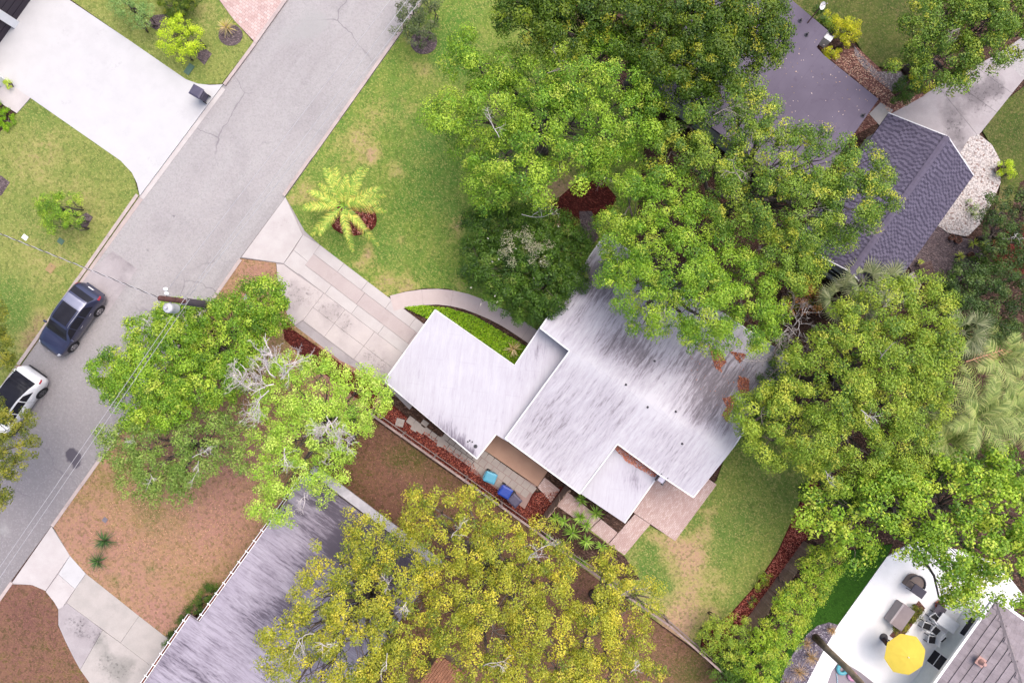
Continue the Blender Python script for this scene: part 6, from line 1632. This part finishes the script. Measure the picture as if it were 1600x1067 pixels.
# ================================================================== CARS
def car(label, px, py, heading, paint, spec):
    """px,py: ground pixel under the car's centre"""
    root = empty('parked_car', W(px, py, .02), heading); tag(root, label, 'car', 'cars parked along the kerb')
    st = np.array(spec['stations'])           # x, yw, zlow, zbelt, yrail, zrail, ztop
    def cat(t, a):                            # smooth interpolation
        x = st[:, 0]; t = min(max(t, x[0]), x[-1]); i = min(len(x) - 2, max(0, np.searchsorted(x, t) - 1))
        h = x[i + 1] - x[i]; u = (t - x[i]) / h
        m = np.gradient(a, x); h00, h10, h01, h11 = 2*u**3-3*u*u+1, u**3-2*u*u+u, -2*u**3+3*u*u, u**3-u*u
        lo, hi = min(a[i], a[i+1]), max(a[i], a[i+1])
        return float(min(hi + .03, max(lo - .03, h00*a[i] + h10*h*m[i] + h01*a[i+1] + h11*h*m[i+1])))
    def sec(x):
        yw, zl, zb, yr, zr, zt = [cat(x, st[:, k]) for k in range(1, 7)]
        zm = zl + (zb - zl) * .5
        return [(yw * .8, zl - .02), (yw * .97, zl + .05), (yw, zm), (yw * .985, zb - .1), (yw * .955, zb), (yr + (yw * .955 - yr) * .5, zb + (zr - zb) * .55), (yr, zr), (yr * .86, zr + (zt - zr) * .55), (yr * .5, zt - .01), (0, zt)]
    def surf(x, t, s=1, off=0.0):
        S = sec(x); i = min(len(S) - 2, int(t)); u = t - i
        y = S[i][0] + (S[i+1][0] - S[i][0]) * u; z = S[i][1] + (S[i+1][1] - S[i][1]) * u
        ny, nz = (S[i+1][1] - S[i][1]), -(S[i+1][0] - S[i][0]); l = math.hypot(ny, nz) or 1
        return Vector((x, s * (y + off * ny / l), z + off * nz / l))
    xs = np.linspace(st[0, 0], st[-1, 0], 56); nT = 10
    vs, fs = [], []
    for x in xs:
        S = sec(x); row = [(x, y, z) for y, z in S] + [(x, -y, z) for y, z in S[-2::-1]]
        vs += row
    m = 2 * nT - 1
    for i in range(len(xs) - 1):
        for k in range(m - 1):
            a = i * m + k; fs.append((a, a + 1, a + m + 1, a + m))
        fs.append((i * m + m - 1, i * m, (i + 1) * m, (i + 1) * m + m - 1))
    fs.append(tuple(range(m))[::-1]); fs.append(tuple((len(xs) - 1) * m + k for k in range(m)))
    body = mesh('body', vs, [f[::-1] for f in fs], paint, root, True)
    def patch(name, x0, x1, t0, t1, mat, both=True, sides=(1,), off=.008, nx=10, nt=4, par=None, skew=None):
        out = []
        for s in sides:
            v, f = [], []
            for i in range(nx + 1):
                for k in range(nt + 1):
                    t = t0 + (t1 - t0) * k / nt; a0, a1 = (x0, x1) if skew is None else skew(k / nt)
                    v.append(surf(a0 + (a1 - a0) * i / nx, t, s, off))
            for i in range(nx):
                for k in range(nt):
                    a = i * (nt + 1) + k; q = (a, a + 1, a + nt + 2, a + nt + 1); f.append(q if s < 0 else q[::-1])
            out.append(mesh(name, v, f, mat, par or root, True))
        return out
    def top_patch(name, x0, x1, tt0, mat, off=.008, nx=8, par=None):
        v, f = [], []; ts = [tt0 + (9 - tt0) * k / 6 for k in range(7)]
        for i in range(nx + 1):
            x = x0 + (x1 - x0) * i / nx
            v += [surf(x, t, 1, off) for t in ts] + [surf(x, t, -1, off) for t in ts[-2::-1]]
        n_ = len(ts) * 2 - 1
        for i in range(nx):
            for k in range(n_ - 1): a = i * n_ + k; f.append((a, a + n_, a + n_ + 1, a + 1))
        return mesh(name, v, f, mat, par or root, True)
    G = MT['glass']
    for nm, x0, x1, tt in spec['top_glass']: top_patch(nm, x0, x1, tt, G if nm != 'roof_panel' else spec['roofmat'])
    for x0, x1, a, b_ in spec['side_glass']:
        patch('side_window', x0, x1, 4.25, 5.75, G, sides=(1, -1), skew=lambda k, x0=x0, x1=x1, a=a, b_=b_: (x0 + a * k, x1 - b_ * k))
    for x in spec['door_lines']: patch('door_seam', x - .006, x + .006, 1.3, 4.1, MT['black'], sides=(1, -1), off=.003, nx=1, nt=6)
    for x in spec['handles']:
        for s in (1, -1):
            p = surf(x, 3.3, s, .02); MB().box(p, (.2, .03, .03)).build('door_handle', spec['trim'], root, bevel=.008)
    for s in (1, -1):
        p = surf(spec['mirror'], 4.1, s, .02)
        MB().box(p + Vector((0, s * .12, .04)), (.12, .2, .14)).build('mirror', paint, root, bevel=.03)
        patch('tail_light', *spec['tail'], MAT_RED, sides=(s,), off=.01, nx=4, nt=4)
        patch('headlight', *spec['head'], MAT_LAMP, sides=(s,), off=.01, nx=4, nt=3)
        patch('roof_rail', spec['rail'][0], spec['rail'][1], 6.0, 6.25, spec['trim'], sides=(s,), off=.02, nx=8, nt=1)
    for x in (spec['wf'], spec['wr']):
        for s in (1, -1):
            yy = s * (cat(x, st[:, 1]) - .08)
            MB().tube([(x, yy + s * .0, .36), (x, yy + s * .088, .36)], .415, 24).build('wheel_arch', MT['black'], root)
            w_ = MB().tube([(x, yy - s * .12, .34), (x, yy + s * .09, .34), (x, yy + s * .115, .34)], [.345, .345, .31], 24).build('wheel', MT['black'], root)
            MB().tube([(x, yy + s * .10, .34), (x, yy + s * .122, .34)], [.25, .24], 20).build('rim', spec['rim'], w_)
            for k in range(5):
                a = 2 * math.pi * k / 5 + .3
                c = Vector((x + math.cos(a + .63) * .15, yy + s * .122, .34 + math.sin(a + .63) * .15))
                MB().tube([c - Vector((0, .001, 0)), c + Vector((0, s * .006, 0))], [.055, .05], 8).build('rim_gap', MT['black'], w_)
    # plate, wipers, bumpers
    x0 = st[0, 0]
    MB().box((x0 - .0, 0, spec['plate_z']), (.03, .36, .14)).build('number_plate', MT['white'], root)
    MB().box((x0 + .06, 0, .42), (.22, 1.3, .14)).build('rear_bumper', spec['bump'], root, bevel=.03)
    MB().box((st[-1, 0] - .06, 0, .4), (.2, 1.1, .16)).build('grille', MT['black'], root, bevel=.03)
    MB().box((st[-1, 0] - .0, 0, .62), (.03, .14, .1)).build('badge', MT['metal'], root, bevel=.02)
    return root
MAT_RED = plain('tail_lens', (.35, .03, .05, 1), .2, .5); MAT_LAMP = plain('lamp_lens', (.6, .6, .64, 1), .1, .6)
def paint(name, c, metal=.0, rough=.3):
    return plain(name, c, rough, .5, metal, .02, coat=.6)
# x, yw, zlow, zbelt, yrail, zrail, ztop
SUV = [(-2.3, .62, .36, .78, .56, .82, .84), (-2.2, .80, .3, .95, .68, 1.0, 1.03), (-2.0, .90, .26, 1.06, .72, 1.18, 1.22), (-1.62, .925, .24, 1.08, .66, 1.5, 1.54), (-1.25, .93, .24, 1.06, .64, 1.58, 1.63), (-.5, .935, .24, 1.03, .645, 1.63, 1.68), (.25, .935, .24, 1.0, .63, 1.58, 1.63), (.62, .93, .24, .99, .66, 1.36, 1.42), (1.12, .925, .24, .97, .74, 1.02, 1.07), (1.6, .915, .24, .92, .72, .97, 1.01), (2.0, .86, .26, .84, .64, .87, .9), (2.22, .74, .3, .72, .54, .75, .77), (2.32, .6, .36, .6, .44, .63, .64)]
roof_s = paint('suv_roof_silver', alb(170, 172, 196), .3, .3)
suv_spec = dict(stations=SUV, top_glass=[('rear_window', -1.98, -1.66, 6.2), ('roof_panel', -1.55, -1.0, 6.1), ('sunroof', -1.05, .2, 7.2), ('windscreen', .38, 1.08, 6.1)], roofmat=roof_s,
    side_glass=[(-1.55, -.75, .25, .0), (-.68, .15, .02, .0), (.2, .98, .0, .42)], door_lines=(-.72, .18, 1.0), handles=(-1.0, -.1), mirror=.85, tail=(-2.24, -2.02, 3.2, 4.9), head=(2.02, 2.26, 3.6, 5.4), rail=(-1.5, .2), wf=1.38, wr=-1.3, rim=MT['metal'], trim=MT['metal'], plate_z=.88, bump=paint('suv_bumper', alb(66, 68, 92), .3))
hd_ = math.atan2(-U2.y, -U2.x)
car('dark blue sport utility car with glass sunroof parked at the kerb', 122, 500, hd_, paint('suv_paint', alb(74, 78, 112), .35, .28), suv_spec)
WC = [(-2.3, .62, .36, .8, .56, .86, .88), (-2.2, .82, .3, .98, .7, 1.04, 1.07), (-2.0, .9, .26, 1.08, .74, 1.14, 1.17), (-1.5, .93, .24, 1.08, .7, 1.4, 1.44), (-.9, .935, .24, 1.05, .66, 1.56, 1.6), (-.2, .935, .24, 1.02, .65, 1.61, 1.65), (.35, .935, .24, 1.0, .64, 1.54, 1.58), (.7, .93, .24, .98, .66, 1.34, 1.39), (1.25, .925, .24, .95, .74, .99, 1.04), (1.7, .91, .24, .88, .7, .92, .96), (2.05, .86, .26, .8, .62, .82, .85), (2.25, .74, .3, .68, .54, .7, .72), (2.34, .6, .36, .58, .44, .6, .61)]
wpaint = paint('white_paint_car', (.78, .77, .78, 1), .0, .3)
w_spec = dict(stations=WC, top_glass=[('rear_window', -1.95, -.93, 6.25), ('roof_glass', -.95, .42, 6.4), ('windscreen', .4, 1.2, 6.1)], roofmat=wpaint,
    side_glass=[(-1.45, -.72, .4, .0), (-.66, .18, .02, .0), (.24, 1.08, .0, .45)], door_lines=(-.7, .2, 1.05), handles=(-1.0, -.1), mirror=.9, tail=(-2.24, -2.02, 3.5, 4.9), head=(2.05, 2.28, 3.6, 5.4), rail=(-.9, .3), wf=1.42, wr=-1.35, rim=plain('dark_rim', (.1, .1, .11, 1), .4, .5, .5), trim=wpaint, plate_z=.9, bump=MT['black'])
car('white hatchback with a black glass roof partly under the olive tree', 32.5, 627.5, hd_, wpaint, w_spec)
